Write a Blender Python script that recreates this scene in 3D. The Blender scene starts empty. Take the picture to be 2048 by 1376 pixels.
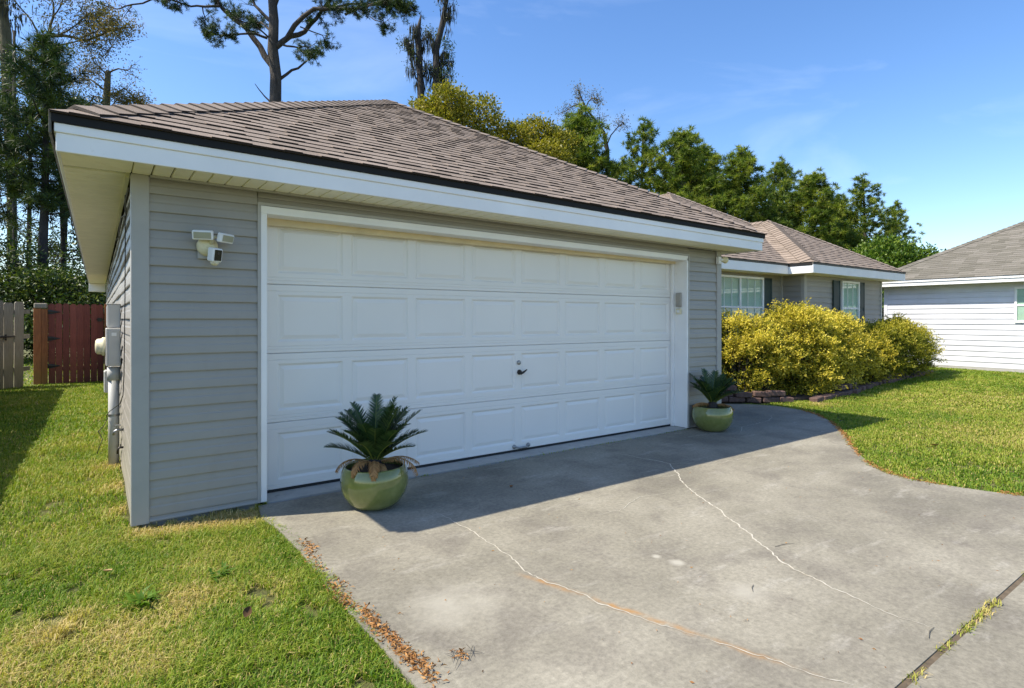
import bpy, math, random
import numpy as np
from mathutils import Vector, Matrix

random.seed(7)
RNG = np.random.default_rng(7)
R = math.radians
SC = bpy.context.scene
COL = SC.collection

# ------------------------------------------------------------------ camera
cam_d = bpy.data.cameras.new('camera')
cam = bpy.data.objects.new('camera', cam_d)
COL.objects.link(cam)
cam.location = (-0.196, -4.45, 1.335)
HEAD = math.atan2(.5846, .8113)            # heading, clockwise from +y
cam.rotation_euler = (R(90), 0, -HEAD)
cam_d.sensor_width = 36
cam_d.lens = 36 * 1150 / 2048
cam_d.shift_y = -50 / 2048
cam_d.clip_start = .05
cam_d.clip_end = 1500
SC.camera = cam

# ------------------------------------------------------------------ sky, sun, exposure
SUN_EL = R(51.5)
SUN_AZ = math.atan2(-.924, .383)
w = bpy.data.worlds.new('World')
SC.world = w
w.use_nodes = True
nt = w.node_tree
nt.nodes.clear()
sky = nt.nodes.new('ShaderNodeTexSky')
sky.sky_type = 'NISHITA'
sky.sun_disc = False
sky.sun_elevation = SUN_EL
sky.sun_rotation = SUN_AZ
sky.air_density = 1.0
sky.dust_density = 0.6
sky.ozone_density = 2.0
tc = nt.nodes.new('ShaderNodeTexCoord')
mp = nt.nodes.new('ShaderNodeMapping')
mp.inputs['Scale'].default_value = (1.1, 2.6, 7.0)
mp.inputs['Rotation'].default_value = (0.1, 0.15, 0.5)
mp.inputs['Location'].default_value = (.35, .2, 1.15)
nz = nt.nodes.new('ShaderNodeTexNoise')
nz.inputs['Scale'].default_value = 1.3
nz.inputs['Detail'].default_value = 6
nz.inputs['Roughness'].default_value = .55
nz.inputs['Distortion'].default_value = .6
rp = nt.nodes.new('ShaderNodeValToRGB')
rp.color_ramp.elements[0].position = .5
rp.color_ramp.elements[0].color = (0, 0, 0, 1)
rp.color_ramp.elements[1].position = .85
rp.color_ramp.elements[1].color = (.16, .16, .16, 1)
mx = nt.nodes.new('ShaderNodeMixRGB')
mx.inputs['Color2'].default_value = (8.5, 9.0, 9.8, 1)
bg = nt.nodes.new('ShaderNodeBackground')
bg.inputs['Strength'].default_value = .15
out = nt.nodes.new('ShaderNodeOutputWorld')
L = nt.links.new
L(tc.outputs['Generated'], mp.inputs['Vector'])
L(mp.outputs[0], nz.inputs['Vector'])
L(nz.outputs['Fac'], rp.inputs['Fac'])
L(rp.outputs['Color'], mx.inputs['Fac'])
hs = nt.nodes.new('ShaderNodeHueSaturation')
hs.inputs['Hue'].default_value = .506
hs.inputs['Saturation'].default_value = 1.22
hs.inputs['Value'].default_value = 1.1
L(sky.outputs[0], hs.inputs['Color'])
L(hs.outputs[0], mx.inputs['Color1'])
L(mx.outputs[0], bg.inputs['Color'])
L(bg.outputs[0], out.inputs['Surface'])

sun_d = bpy.data.lights.new('sun', 'SUN')
sun_d.energy = 5.0
sun_d.angle = R(.5)
sun_d.color = (1, .92, .78)
sun = bpy.data.objects.new('sun', sun_d)
COL.objects.link(sun)
sun.location = (-20, 10, 30)
sd = Vector((math.sin(SUN_AZ) * math.cos(SUN_EL), math.cos(SUN_AZ) * math.cos(SUN_EL), math.sin(SUN_EL)))
sun.rotation_euler = sd.to_track_quat('Z', 'Y').to_euler()

SC.view_settings.view_transform = 'Standard'
SC.view_settings.look = 'None'
SC.view_settings.gamma = 1
SC.view_settings.exposure = .6
SC.view_settings.use_curve_mapping = False

# ================================================================== helpers
def tag(o, label=None, cat=None, group=None, kind=None):
    if label: o['label'] = label
    if cat: o['category'] = cat
    if group: o['group'] = group
    if kind: o['kind'] = kind
    return o

def empty(name, loc=(0, 0, 0), rz=0, label=None, cat=None, group=None):
    o = bpy.data.objects.new(name, None)
    o.empty_display_size = .2
    COL.objects.link(o)
    o.location = loc
    o.rotation_euler = (0, 0, rz)
    return tag(o, label, cat, group)

def link(name, me, parent=None, loc=None, rot=None, scale=None):
    o = bpy.data.objects.new(name, me)
    COL.objects.link(o)
    if parent: o.parent = parent
    if loc is not None: o.location = loc
    if rot is not None: o.rotation_euler = rot
    if scale is not None: o.scale = scale
    return o

def mesh(name, v, f, mats, smooth=False, fm=None):
    me = bpy.data.meshes.new(name)
    me.from_pydata([tuple(p) for p in v], [], [tuple(q) for q in f])
    for m in (mats if isinstance(mats, (list, tuple)) else [mats]):
        me.materials.append(m)
    if fm is not None:
        me.polygons.foreach_set('material_index', fm)
    if smooth:
        me.polygons.foreach_set('use_smooth', [True] * len(me.polygons))
    me.update()
    return me

def amesh(name, V, F, mat, tint=None, smooth=False):
    """fast mesh from arrays; F is (m,k)"""
    V = np.asarray(V, dtype=np.float32); F = np.asarray(F, dtype=np.int32)
    me = bpy.data.meshes.new(name)
    m, k = F.shape
    me.vertices.add(len(V)); me.vertices.foreach_set('co', V.ravel())
    me.loops.add(m * k); me.loops.foreach_set('vertex_index', F.ravel())
    me.polygons.add(m); me.polygons.foreach_set('loop_start', np.arange(m, dtype=np.int32) * k)
    if smooth: me.polygons.foreach_set('use_smooth', np.ones(m, dtype=bool))
    if tint is not None:
        a = me.attributes.new('tint', 'FLOAT', 'POINT')
        a.data.foreach_set('value', np.asarray(tint, dtype=np.float32))
    for mm in (mat if isinstance(mat, (list, tuple)) else [mat]): me.materials.append(mm)
    me.update(calc_edges=True)
    me.validate()
    return me

class MB:
    def __init__(s): s.v = []; s.f = []; s.m = []
    def add(s, vs, fs, mi=0):
        n = len(s.v); s.v += [tuple(p) for p in vs]
        for q in fs: s.f.append(tuple(i + n for i in q)); s.m.append(mi)
        return s
    def box(s, x0, x1, y0, y1, z0, z1, mi=0):
        return s.add([(x0, y0, z0), (x1, y0, z0), (x1, y1, z0), (x0, y1, z0), (x0, y0, z1), (x1, y0, z1), (x1, y1, z1), (x0, y1, z1)],
                     [(0, 3, 2, 1), (4, 5, 6, 7), (0, 1, 5, 4), (1, 2, 6, 5), (2, 3, 7, 6), (3, 0, 4, 7)], mi)
    def bbox(s, x0, x1, y0, y1, z0, z1, b=.004, mi=0):
        """box with chamfered edges"""
        X = (x0, x1); Y = (y0, y1); Z = (z0, z1)
        vs = []; idx = {}
        for i in (0, 1):
            for j in (0, 1):
                for k in (0, 1):
                    p = [X[i], Y[j], Z[k]]; sg = [1 if q == 0 else -1 for q in (i, j, k)]
                    for a in range(3):
                        q = [p[c] + (0 if c == a else sg[c] * b) for c in range(3)]
                        idx[(i, j, k, a)] = len(vs); vs.append(q)
        fs = []
        def orient(q, nrm):
            a, bb, c = (Vector(vs[q[0]]), Vector(vs[q[1]]), Vector(vs[q[2]]))
            return q if (bb - a).cross(c - bb).dot(Vector(nrm)) > 0 else q[::-1]
        for a in range(3):
            o = [c for c in range(3) if c != a]
            for e in (0, 1):
                q = []
                for (u, v_) in ((0, 0), (1, 0), (1, 1), (0, 1)):
                    k = [0, 0, 0]; k[a] = e; k[o[0]] = u; k[o[1]] = v_
                    q.append(idx[(*k, a)])
                n = [0, 0, 0]; n[a] = 1 if e else -1
                fs.append(orient(q, n))
            for u in (0, 1):
                for v_ in (0, 1):
                    k0 = [0, 0, 0]; k1 = [0, 0, 0]
                    k0[o[0]] = k1[o[0]] = u; k0[o[1]] = k1[o[1]] = v_; k1[a] = 1
                    q = [idx[(*k0, o[0])], idx[(*k1, o[0])], idx[(*k1, o[1])], idx[(*k0, o[1])]]
                    n = [0, 0, 0]; n[o[0]] = 1 if u else -1; n[o[1]] = 1 if v_ else -1
                    fs.append(orient(q, n))
        for i in (0, 1):
            for j in (0, 1):
                for k in (0, 1):
                    q = [idx[(i, j, k, a)] for a in range(3)]
                    fs.append(orient(q, (2 * i - 1, 2 * j - 1, 2 * k - 1)))
        return s.add(vs, fs, mi)
    def tube(s, pts, rad, n=8, mi=0, caps=True):
        pts = [Vector(p) for p in pts]
        if not isinstance(rad, (list, tuple)): rad = [rad] * len(pts)
        base = len(s.v); prev = None
        for i, p in enumerate(pts):
            d = (pts[min(i + 1, len(pts) - 1)] - pts[max(i - 1, 0)]).normalized()
            if prev is None:
                u = d.orthogonal().normalized()
            else:
                u = (prev - d * prev.dot(d)).normalized()
            prev = u; v_ = d.cross(u)
            for k in range(n):
                a = 2 * math.pi * k / n
                s.v.append(tuple(p + (u * math.cos(a) + v_ * math.sin(a)) * rad[i]))
        for i in range(len(pts) - 1):
            for k in range(n):
                a = base + i * n + k; b = base + i * n + (k + 1) % n
                s.f.append((a, b, b + n, a + n)); s.m.append(mi)
        if caps:
            s.f.append(tuple(base + k for k in range(n))[::-1]); s.m.append(mi)
            e = base + (len(pts) - 1) * n
            s.f.append(tuple(e + k for k in range(n))); s.m.append(mi)
        return s
    def lathe(s, prof, n=32, c=(0, 0, 0), axis='z', mi=0, a0=0, caps=(True, True)):
        base = len(s.v)
        for (r, h) in prof:
            for k in range(n):
                a = 2 * math.pi * k / n + a0
                q = (r * math.cos(a), r * math.sin(a), h)
                if axis == 'x': q = (q[2], q[0], q[1])
                elif axis == '-x': q = (-q[2], q[1], q[0])
                elif axis == '-y': q = (q[0], -q[2], q[1])
                s.v.append((q[0] + c[0], q[1] + c[1], q[2] + c[2]))
        for i in range(len(prof) - 1):
            for k in range(n):
                a = base + i * n + k; b = base + i * n + (k + 1) % n
                s.f.append((a, b, b + n, a + n)); s.m.append(mi)
        if caps[0]: s.f.append(tuple(base + k for k in range(n))[::-1]); s.m.append(mi)
        if caps[1]:
            e = base + (len(prof) - 1) * n
            s.f.append(tuple(e + k for k in range(n))); s.m.append(mi)
        return s
    def prism(s, poly, z0, z1, mi=0):
        n = len(poly)
        return s.add([(x, y, z0) for x, y in poly] + [(x, y, z1) for x, y in poly],
                     [tuple(range(n))[::-1], tuple(range(n, 2 * n))] + [(i, (i + 1) % n, n + (i + 1) % n, n + i) for i in range(n)], mi)
    def xf(s, fn): s.v = [tuple(fn(*p)) for p in s.v]; return s
    def me(s, name, mats, smooth=False): return mesh(name, s.v, s.f, mats, smooth, s.m)
    def obj(s, name, mats, parent=None, smooth=False, loc=None, rot=None):
        return link(name, s.me(name, mats, smooth), parent, loc, rot)

# ================================================================== materials
class N:
    def __init__(s, name):
        s.mat = bpy.data.materials.new(name); s.mat.use_nodes = True
        s.t = s.mat.node_tree; s.b = s.t.nodes['Principled BSDF']; s.o = s.t.nodes['Material Output']
        s.c = None
    def n(s, typ, **kw):
        q = s.t.nodes.new(typ)
        for k, v in kw.items():
            if k in q.inputs: q.inputs[k].default_value = v
            else: setattr(q, k, v)
        return q
    def l(s, a, b): s.t.links.new(a, b)
    def coord(s, which='Object'):
        if s.c is None: s.c = {}
        if which not in s.c:
            if which == 'Position': s.c[which] = s.n('ShaderNodeNewGeometry').outputs['Position']
            else: s.c[which] = s.n('ShaderNodeTexCoord').outputs[which]
        return s.c[which]
    def noise(s, scale, detail=4, rough=.55, vec=None, dist=0, stretch=None):
        q = s.n('ShaderNodeTexNoise', Scale=scale, Detail=detail, Roughness=rough, Distortion=dist)
        v = vec or s.coord('Position')
        if stretch:
            m = s.n('ShaderNodeMapping'); m.inputs['Scale'].default_value = stretch
            s.l(v, m.inputs['Vector']); v = m.outputs[0]
        s.l(v, q.inputs['Vector']); return q.outputs['Fac']
    def ramp(s, fac, stops):
        q = s.n('ShaderNodeValToRGB'); e = q.color_ramp.elements
        while len(e) < len(stops): e.new(.5)
        for i, (p, c) in enumerate(stops):
            e[i].position = p; e[i].color = c if len(c) == 4 else (*c, 1)
        s.l(fac, q.inputs['Fac']); return q.outputs['Color']
    def mix(s, fac, a, b, typ='MIX'):
        q = s.n('ShaderNodeMixRGB', blend_type=typ)
        for key, val in (('Fac', fac), ('Color1', a), ('Color2', b)):
            if isinstance(val, (int, float)): q.inputs[key].default_value = val
            elif isinstance(val, tuple): q.inputs[key].default_value = val if len(val) == 4 else (*val, 1)
            else: s.l(val, q.inputs[key])
        return q.outputs[0]
    def math(s, op, a, b=0., c=None, clamp=False):
        q = s.n('ShaderNodeMath', operation=op, use_clamp=clamp)
        for i, val in enumerate((a, b) if c is None else (a, b, c)):
            if isinstance(val, (int, float)): q.inputs[i].default_value = val
            else: s.l(val, q.inputs[i])
        return q.outputs[0]
    def base(s, c):
        if isinstance(c, tuple): s.b.inputs['Base Color'].default_value = (*c, 1)
        else: s.l(c, s.b.inputs['Base Color'])
    def rough(s, r): s.b.inputs['Roughness'].default_value = r
    def bump(s, h, strength=.3, dist=.01):
        q = s.n('ShaderNodeBump', Strength=strength, Distance=dist)
        s.l(h, q.inputs['Height']); s.l(q.outputs[0], s.b.inputs['Normal'])

def simple(name, col, rough=.6, metal=0, var=.12, scale=6, bump=0, bscale=80, dirt=None):
    m = N(name)
    a = tuple(c * (1 - var) for c in col); b = tuple(min(1, c * (1 + var)) for c in col)
    c = m.ramp(m.noise(scale, 5), [(.3, a), (.7, b)])
    if dirt:
        d = m.ramp(m.noise(dirt[1], 6, .65), [(dirt[2], (0, 0, 0)), (dirt[2] + .2, (1, 1, 1))])
        c = m.mix(d, c, dirt[0])
    m.base(c); m.rough(rough); m.b.inputs['Metallic'].default_value = metal
    if bump: m.bump(m.noise(bscale, 3), bump, .004)
    return m.mat

def leafmat(name, stops, trans=.35, rough=.5, spec=.3):
    m = N(name)
    a = m.n('ShaderNodeAttribute', attribute_name='tint')
    c = m.ramp(a.outputs['Fac'], stops)
    m.base(c); m.rough(rough); m.b.inputs['Specular IOR Level'].default_value = spec
    t = m.n('ShaderNodeBsdfTranslucent')
    m.l(m.mix(1, c, (1.0, 1.15, .55), 'MULTIPLY'), t.inputs['Color'])
    x = m.n('ShaderNodeMixShader', Fac=trans)
    m.l(m.b.outputs[0], x.inputs[1]); m.l(t.outputs[0], x.inputs[2]); m.l(x.outputs[0], m.o.inputs['Surface'])
    return m.mat

M = {}
def siding(name, c, dirt):
    m = N(name)
    k = m.mix(m.ramp(m.noise(2.2, 5), [(.3, (0, 0, 0)), (.75, (1, 1, 1))]), tuple(x * .92 for x in c), tuple(x * 1.06 for x in c))
    k = m.mix(m.ramp(m.noise(7, 6, .7, stretch=(1, 1, .25)), [(.55, (0, 0, 0)), (.85, (.55, .55, .55))]), k, dirt)
    k = m.mix(m.ramp(m.noise(140, 2), [(.76, (0, 0, 0)), (.8, (.5, .5, .5))]), k, tuple(x * .55 for x in c))
    m.base(k); m.rough(.42); m.b.inputs['Specular IOR Level'].default_value = .5
    m.bump(m.noise(30, 4, .5, stretch=(.25, .25, 3)), .12, .004)
    return m.mat
M['siding'] = siding('grey_vinyl_siding', (.325, .305, .268), (.28, .255, .205))
M['siding_white'] = siding('white_vinyl_siding', (.64, .645, .67), (.52, .52, .53))
M['post'] = simple('grey_trim', (.385, .37, .335), .5, var=.06, dirt=((.33, .31, .28), 9, .62))
M['backing'] = simple('wall_sheathing', (.25, .24, .22), .9)
M['white'] = simple('white_paint', (.86, .845, .81), .42, var=.04, scale=3, dirt=((.60, .55, .45), 5, .66))
M['door_white'] = simple('white_door_paint', (.82, .795, .745), .38, var=.02, scale=1.5, dirt=((.68, .65, .58), 6, .70))
M['cream'] = simple('cream_stop', (.70, .58, .36), .6, var=.1, dirt=((.30, .22, .12), 14, .68))
M['fascia'] = simple('white_fascia', (.88, .865, .835), .45, var=.05, scale=2, dirt=((.55, .5, .4), 7, .66))
M['soffit'] = simple('cream_soffit', (.95, .90, .69), .6, var=.05, dirt=((.60, .50, .28), 11, .63))
M['drip'] = simple('black_drip_edge', (.005, .005, .005), .8)
M['weathered'] = simple('weathered_edge', (.11, .10, .08), .8, var=.3, scale=20)
M['rubber'] = simple('black_rubber', (.012, .012, .012), .7)
M['metal'] = simple('dull_metal', (.35, .35, .34), .4, .9, var=.2, scale=30)
M['dark_metal'] = simple('dark_bronze', (.05, .045, .04), .4, .7)
M['black'] = simple('black_plastic', (.01, .01, .011), .25)
M['grey_box'] = simple('grey_enamel', (.52, .51, .48), .45, var=.06, dirt=((.38, .36, .32), 12, .62))
M['pvc'] = simple('grey_conduit', (.50, .50, .47), .5, var=.08, dirt=((.25, .23, .17), 10, .6))
M['yellowed'] = simple('yellowed_plastic', (.74, .67, .45), .5, var=.1, scale=20, dirt=((.50, .34, .16), 25, .58))
M['white_plastic'] = simple('white_plastic', (.82, .82, .80), .4, var=.03)
M['lens'] = simple('lens_cover', (.36, .35, .25), .3, var=.1)
M['keypad'] = simple('grey_keypad', (.38, .35, .30), .5)
M['dark_green'] = simple('dark_green_shutter', (.028, .05, .045), .55)
M['blue'] = simple('blue_canvas', (.03, .10, .55), .7, var=.25, scale=12)
M['soil'] = simple('potting_soil', (.035, .025, .017), .95, bump=1, bscale=60)

def bark(name, a, b, sc=5):
    m = N(name)
    c = m.ramp(m.noise(sc, 6, .7, stretch=(1, 1, .3)), [(.3, a), (.7, b)])
    m.base(c); m.rough(.9); m.bump(m.noise(sc * 3, 5, .7, stretch=(1, 1, .25)), .9, .06)
    return m.mat
M['bark'] = bark('pine_bark', (.02, .015, .012), (.09, .075, .062))
M['bark_dark'] = bark('dark_bark', (.018, .015, .013), (.055, .046, .04))
M['bark_moss'] = bark('mossy_bark', (.05, .04, .022), (.17, .15, .08))

def wood(name, a, b, gr, alg=None):
    m = N(name)
    oi = m.n('ShaderNodeObjectInfo')
    g = m.noise(9, 6, .65, vec=m.coord('Object'), stretch=(9, 9, .6))
    c = m.ramp(g, [(.3, a), (.7, b)])
    c = m.mix(m.ramp(m.noise(3, 4), [(.45, (0, 0, 0)), (.75, (.7, .7, .7))]), c, gr)
    if alg:
        z = m.n('ShaderNodeSeparateXYZ'); m.l(m.coord('Position'), z.inputs[0])
        f = m.math('MULTIPLY', m.math('SUBTRACT', 1.0, m.math('MULTIPLY', z.outputs[2], 1.4), clamp=True), m.noise(4, 4), clamp=True)
        c = m.mix(f, c, alg)
    h = m.n('ShaderNodeHueSaturation'); m.l(c, h.inputs['Color'])
    m.l(m.math('MULTIPLY_ADD', oi.outputs['Random'], .5, .75), h.inputs['Value'])
    m.base(h.outputs[0]); m.rough(.85); m.bump(g, .5, .006)
    return m.mat
M['wood_grey'] = wood('weathered_fence_wood', (.20, .165, .115), (.42, .37, .28), (.33, .27, .17), (.12, .12, .035))
M['wood_red'] = wood('red_stained_wood', (.16, .042, .028), (.31, .088, .058), (.23, .068, .042), (.11, .055, .028))
M['wood_orange'] = wood('orange_stained_wood', (.24, .07, .018), (.42, .16, .05), (.18, .07, .03), (.14, .12, .03))

def shingle_mat(name, cols):
    m = N(name)
    g = m.n('ShaderNodeNewGeometry'); oi = m.n('ShaderNodeObjectInfo')
    r = m.math('FRACT', m.math('ADD', g.outputs['Random Per Island'], m.math('MULTIPLY', oi.outputs['Random'], 7.31)))
    c = m.ramp(r, [(0, cols[0]), (.5, cols[1]), (1, cols[2])])
    sp = m.ramp(m.noise(120, 3, .8), [(.35, (.68, .68, .68)), (.65, (1.32, 1.32, 1.32))])
    c = m.mix(1, c, sp, 'MULTIPLY')
    c = m.mix(m.ramp(m.noise(1.3, 5), [(.4, (0, 0, 0)), (.8, (.45, .45, .45))]), c, tuple(x * .8 for x in cols[1]))
    m.base(c); m.rough(.92); m.b.inputs['Specular IOR Level'].default_value = .2
    m.bump(m.noise(220, 2), .5, .003)
    return m.mat
M['shingle'] = shingle_mat('brown_shingle', ((.225, .178, .138), (.262, .208, .163), (.30, .24, .19)))
M['shingle_shade'] = shingle_mat('shingle_painted_shade', ((.022, .016, .013), (.03, .022, .018), (.04, .03, .024)))  # near-black for tab risers and cap sides: shade painted into the colour
M['shingle_grey'] = shingle_mat('grey_brown_shingle', ((.135, .125, .10), (.165, .152, .125), (.20, .183, .155)))
M['deck'] = simple('roof_felt', (.06, .045, .04), .95)

def concrete():
    m = N('driveway_concrete')
    P = m.coord('Position')
    xyz = m.n('ShaderNodeSeparateXYZ'); m.l(P, xyz.inputs[0]); X, Y = xyz.outputs[0], xyz.outputs[1]
    c = m.ramp(m.noise(.9, 6, .6), [(.30, (.155, .142, .11)), (.5, (.243, .223, .172)), (.70, (.315, .29, .228))])
    c = m.mix(m.ramp(m.noise(2.6, 6, .65, dist=.4), [(.48, (0, 0, 0)), (.70, (.8, .8, .8))]), c, (.165, .148, .12))
    c = m.mix(m.ramp(m.noise(4.0, 6, .7, stretch=(.5, 1.6, 1)), [(.56, (0, 0, 0)), (.74, (.7, .7, .7))]), c, (.38, .355, .30))
    c = m.mix(1, c, m.ramp(m.noise(38, 9, .82), [(.3, (.62, .62, .62)), (.7, (1.38, 1.38, 1.38))]), 'MULTIPLY')
    c = m.mix(m.ramp(m.noise(230, 1), [(.70, (0, 0, 0)), (.76, (.5, .5, .5))]), c, (.12, .11, .10))
    # rust stain running along the crack
    wob = m.math('MULTIPLY', m.math('SUBTRACT', m.noise(5, 4), .5), .05)
    xc = m.math('ADD', m.math('MULTIPLY_ADD', m.math('ADD', Y, 2.125), -.28, 1.632), wob)
    d = m.math('DIVIDE', m.math('SUBTRACT', X, xc), .022)
    g = m.math('POWER', 2.718, m.math('MULTIPLY', m.math('MULTIPLY', d, d), -1))
    s1 = m.math('MULTIPLY', m.math('SUBTRACT', -1.98, Y, clamp=True), 5, clamp=True)
    s2 = m.math('MULTIPLY', m.math('ADD', Y, 3.45, clamp=True), 3, clamp=True)
    f = m.math('MULTIPLY', m.math('MULTIPLY', m.math('MULTIPLY', g, s1), s2), m.math('MULTIPLY_ADD', m.noise(9, 6), 4.4, -1.7, clamp=True), clamp=True)
    c = m.mix(m.math('MULTIPLY', f, .8), c, (.36, .19, .06))
    # pale round marks
    for (ax, ay, r) in ((2.383, -2.42, .055), (2.35, -2.30, .035), (2.367, -2.84, .14), (1.15, -2.1, .28)):
        v = m.n('ShaderNodeVectorMath', operation='DISTANCE'); m.l(P, v.inputs[0]); v.inputs[1].default_value = (ax, ay, 0)
        q = m.math('ADD', v.outputs['Value'], m.math('MULTIPLY', m.math('SUBTRACT', m.noise(8, 4), .5), r * 1.3))
        q = m.math('MULTIPLY', m.math('SUBTRACT', 1, m.math('DIVIDE', q, r), clamp=True), 1.6 if r < .1 else .7, clamp=True)
        c = m.mix(q, c, (.38, .355, .29))
    m.base(c); m.rough(.9); m.b.inputs['Specular IOR Level'].default_value = .25
    m.bump(m.math('ADD', m.math('MULTIPLY', m.noise(14, 5), .6), m.noise(260, 3)), .22, .003)
    return m.mat
M['concrete'] = concrete()
M['slab'] = simple('slab_edge_concrete', (.40, .385, .35), .9, var=.12, dirt=((.2, .19, .16), 14, .58), bump=.4)
M['crack'] = simple('mineral_crack_fill', (.50, .465, .38), .9, var=.15, scale=25, dirt=((.36, .30, .20), 8, .55))
M['joint'] = simple('joint_dirt', (.11, .082, .05), .95, var=.3, scale=30)

def ground():
    m = N('lawn_soil')
    c = m.ramp(m.noise(2.5, 6, .65), [(.3, (.085, .095, .02)), (.55, (.13, .135, .03)), (.75, (.22, .18, .075))])
    c = m.mix(m.ramp(m.noise(45, 4, .7), [(.4, (0, 0, 0)), (.7, (.75, .75, .75))]), c, (.055, .05, .018))
    m.base(c); m.rough(.95); m.bump(m.noise(60, 4, .7), .9, .02)
    return m.mat
M['ground'] = ground()
M['mulch'] = simple('mulch', (.07, .045, .03), .95, var=.5, scale=40, bump=1, bscale=50)
M['brick'] = simple('red_brown_block', (.12, .072, .06), .9, var=.3, scale=14, bump=.8, bscale=60, dirt=((.19, .14, .115), 10, .6))
def glaze():
    m = N('green_glaze')
    c = m.ramp(m.noise(7, 5, .6), [(.3, (.13, .155, .035)), (.55, (.19, .21, .06)), (.8, (.27, .28, .095))])
    c = m.mix(m.ramp(m.noise(60, 4, .7), [(.55, (0, 0, 0)), (.75, (.4, .4, .4))]), c, (.14, .16, .07))
    m.base(c); m.rough(.10); m.b.inputs['Coat Weight'].default_value = .6; m.b.inputs['Coat Roughness'].default_value = .05
    m.bump(m.noise(40, 3), .05, .003)
    return m.mat
M['glaze'] = glaze()
def glass():
    m = N('window_glass')
    t = m.n('ShaderNodeBsdfTransparent'); t.inputs[0].default_value = (.82, .9, .86, 1)
    g = m.n('ShaderNodeBsdfGlossy', Roughness=.02)
    fr = m.n('ShaderNodeFresnel', IOR=1.5)
    x = m.n('ShaderNodeMixShader'); ge = m.n('ShaderNodeNewGeometry')
    m.l(m.math('MULTIPLY', m.math('MULTIPLY_ADD', fr.outputs[0], .9, .06, clamp=True), m.math('SUBTRACT', 1.0, ge.outputs['Backfacing'])), x.inputs[0])
    m.l(t.outputs[0], x.inputs[1]); m.l(g.outputs[0], x.inputs[2]); m.l(x.outputs[0], m.o.inputs['Surface'])
    return m.mat
M['glass'] = glass()
M['blind'] = simple('pale_blind', (.78, .80, .74), .7, var=.05)

M['grass'] = leafmat('grass_blades', [(0, (.05, .13, .010)), (.3, (.13, .235, .016)), (.55, (.255, .33, .026)), (.8, (.43, .40, .08)), (1, (.65, .49, .22))], .35, .55)
M['needles'] = leafmat('pine_needles', [(0, (.04, .075, .014)), (.5, (.14, .20, .026)), (1, (.33, .35, .05))], .4, .5)
M['needles_dark'] = leafmat('dark_pine_needles', [(0, (.010, .024, .010)), (.5, (.030, .062, .016)), (1, (.12, .16, .022))], .2, .5)
M['leaf_yellow'] = leafmat('yellow_green_oak_leaves', [(0, (.10, .11, .012)), (.5, (.25, .23, .02)), (1, (.42, .34, .04))], .35)
M['leaf_green'] = leafmat('fresh_green_leaves', [(0, (.04, .09, .010)), (.5, (.10, .18, .018)), (1, (.20, .27, .035))], .35)
M['leaf_dark'] = leafmat('dark_evergreen_leaves', [(0, (.02, .038, .010)), (.6, (.055, .09, .016)), (1, (.16, .19, .03))], .25, .4)
M['leaf_bronze'] = leafmat('bronze_spring_leaves', [(0, (.07, .075, .02)), (.5, (.16, .13, .025)), (1, (.30, .19, .035))], .35)
M['leaf_gold'] = leafmat('golden_privet_leaves', [(0, (.07, .10, .012)), (.3, (.27, .25, .022)), (.6, (.60, .48, .05)), (1, (.82, .68, .11))], .35)
M['leaf_olive'] = leafmat('olive_privet_leaves', [(0, (.07, .10, .012)), (.45, (.28, .27, .024)), (1, (.60, .50, .06))], .35)
M['frond'] = leafmat('sago_frond', [(0, (.016, .042, .013)), (.6, (.045, .09, .024)), (1, (.15, .18, .03))], .15, .38, .4)
M['frond_dead'] = leafmat('dead_sago_frond', [(0, (.30, .15, .05)), (1, (.50, .28, .11))], .25, .6)
M['litter'] = leafmat('brown_leaf_litter', [(0, (.24, .10, .03)), (1, (.52, .28, .10))], .15, .8)
M['moss'] = leafmat('spanish_moss', [(0, (.022, .024, .018)), (1, (.09, .09, .07))], .2, .9)

# ================================================================== the ground
g = MB().add([(-400, -400, -.035), (400, -400, -.035), (400, 400, -.035), (-400, 400, -.035)], [(0, 1, 2, 3)])
tag(g.obj('ground', M['ground']), kind='structure')

DRV_R = [(5.47, -3.57), (5.47, -3.19), (5.36, -2.86), (5.30, -2.535), (5.36, -2.30), (5.55, -2.10), (5.875, -1.868), (6.33, -1.58), (6.78, -1.32), (7.2, -1.05), (7.58, -.78),
         (7.95, -.42), (8.22, -.03), (8.26, .35), (8.12, .69), (7.74, .98), (7.3, 1.22), (6.9, 1.38), (6.3, 1.45)]
DRIVE = [(.74, -3.57)] + DRV_R + [(6.3, .0), (5.68, -.0), (5.68, -.055), (.735, -.055), (.70, -.32), (.735, -.64), (.75, -1.04), (.735, -1.63), (.735, -2.03), (.745, -2.31)]
DRIVE2 = [(.74, -9.5), (5.5, -9.5), (5.48, -3.594), (.74, -3.594)]
drive = MB().prism(DRIVE, -.12, 0).obj('driveway', M['concrete']); tag(drive, kind='structure')
MB().prism(DRIVE2, -.12, -.003).obj('concrete_slab', M['concrete'], drive)
MB().box(.75, 5.46, -3.605, -3.565, -.10, -.005).obj('expansion_joint', M['joint'], drive)
MB().box(.75, 5.66, -.058, .02, -.10, -.02).obj('expansion_joint', M['joint'], drive)
MB().box(.80, 5.63, -.018, .40, -.10, .004).obj('door_sill', M['slab'], drive)

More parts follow.
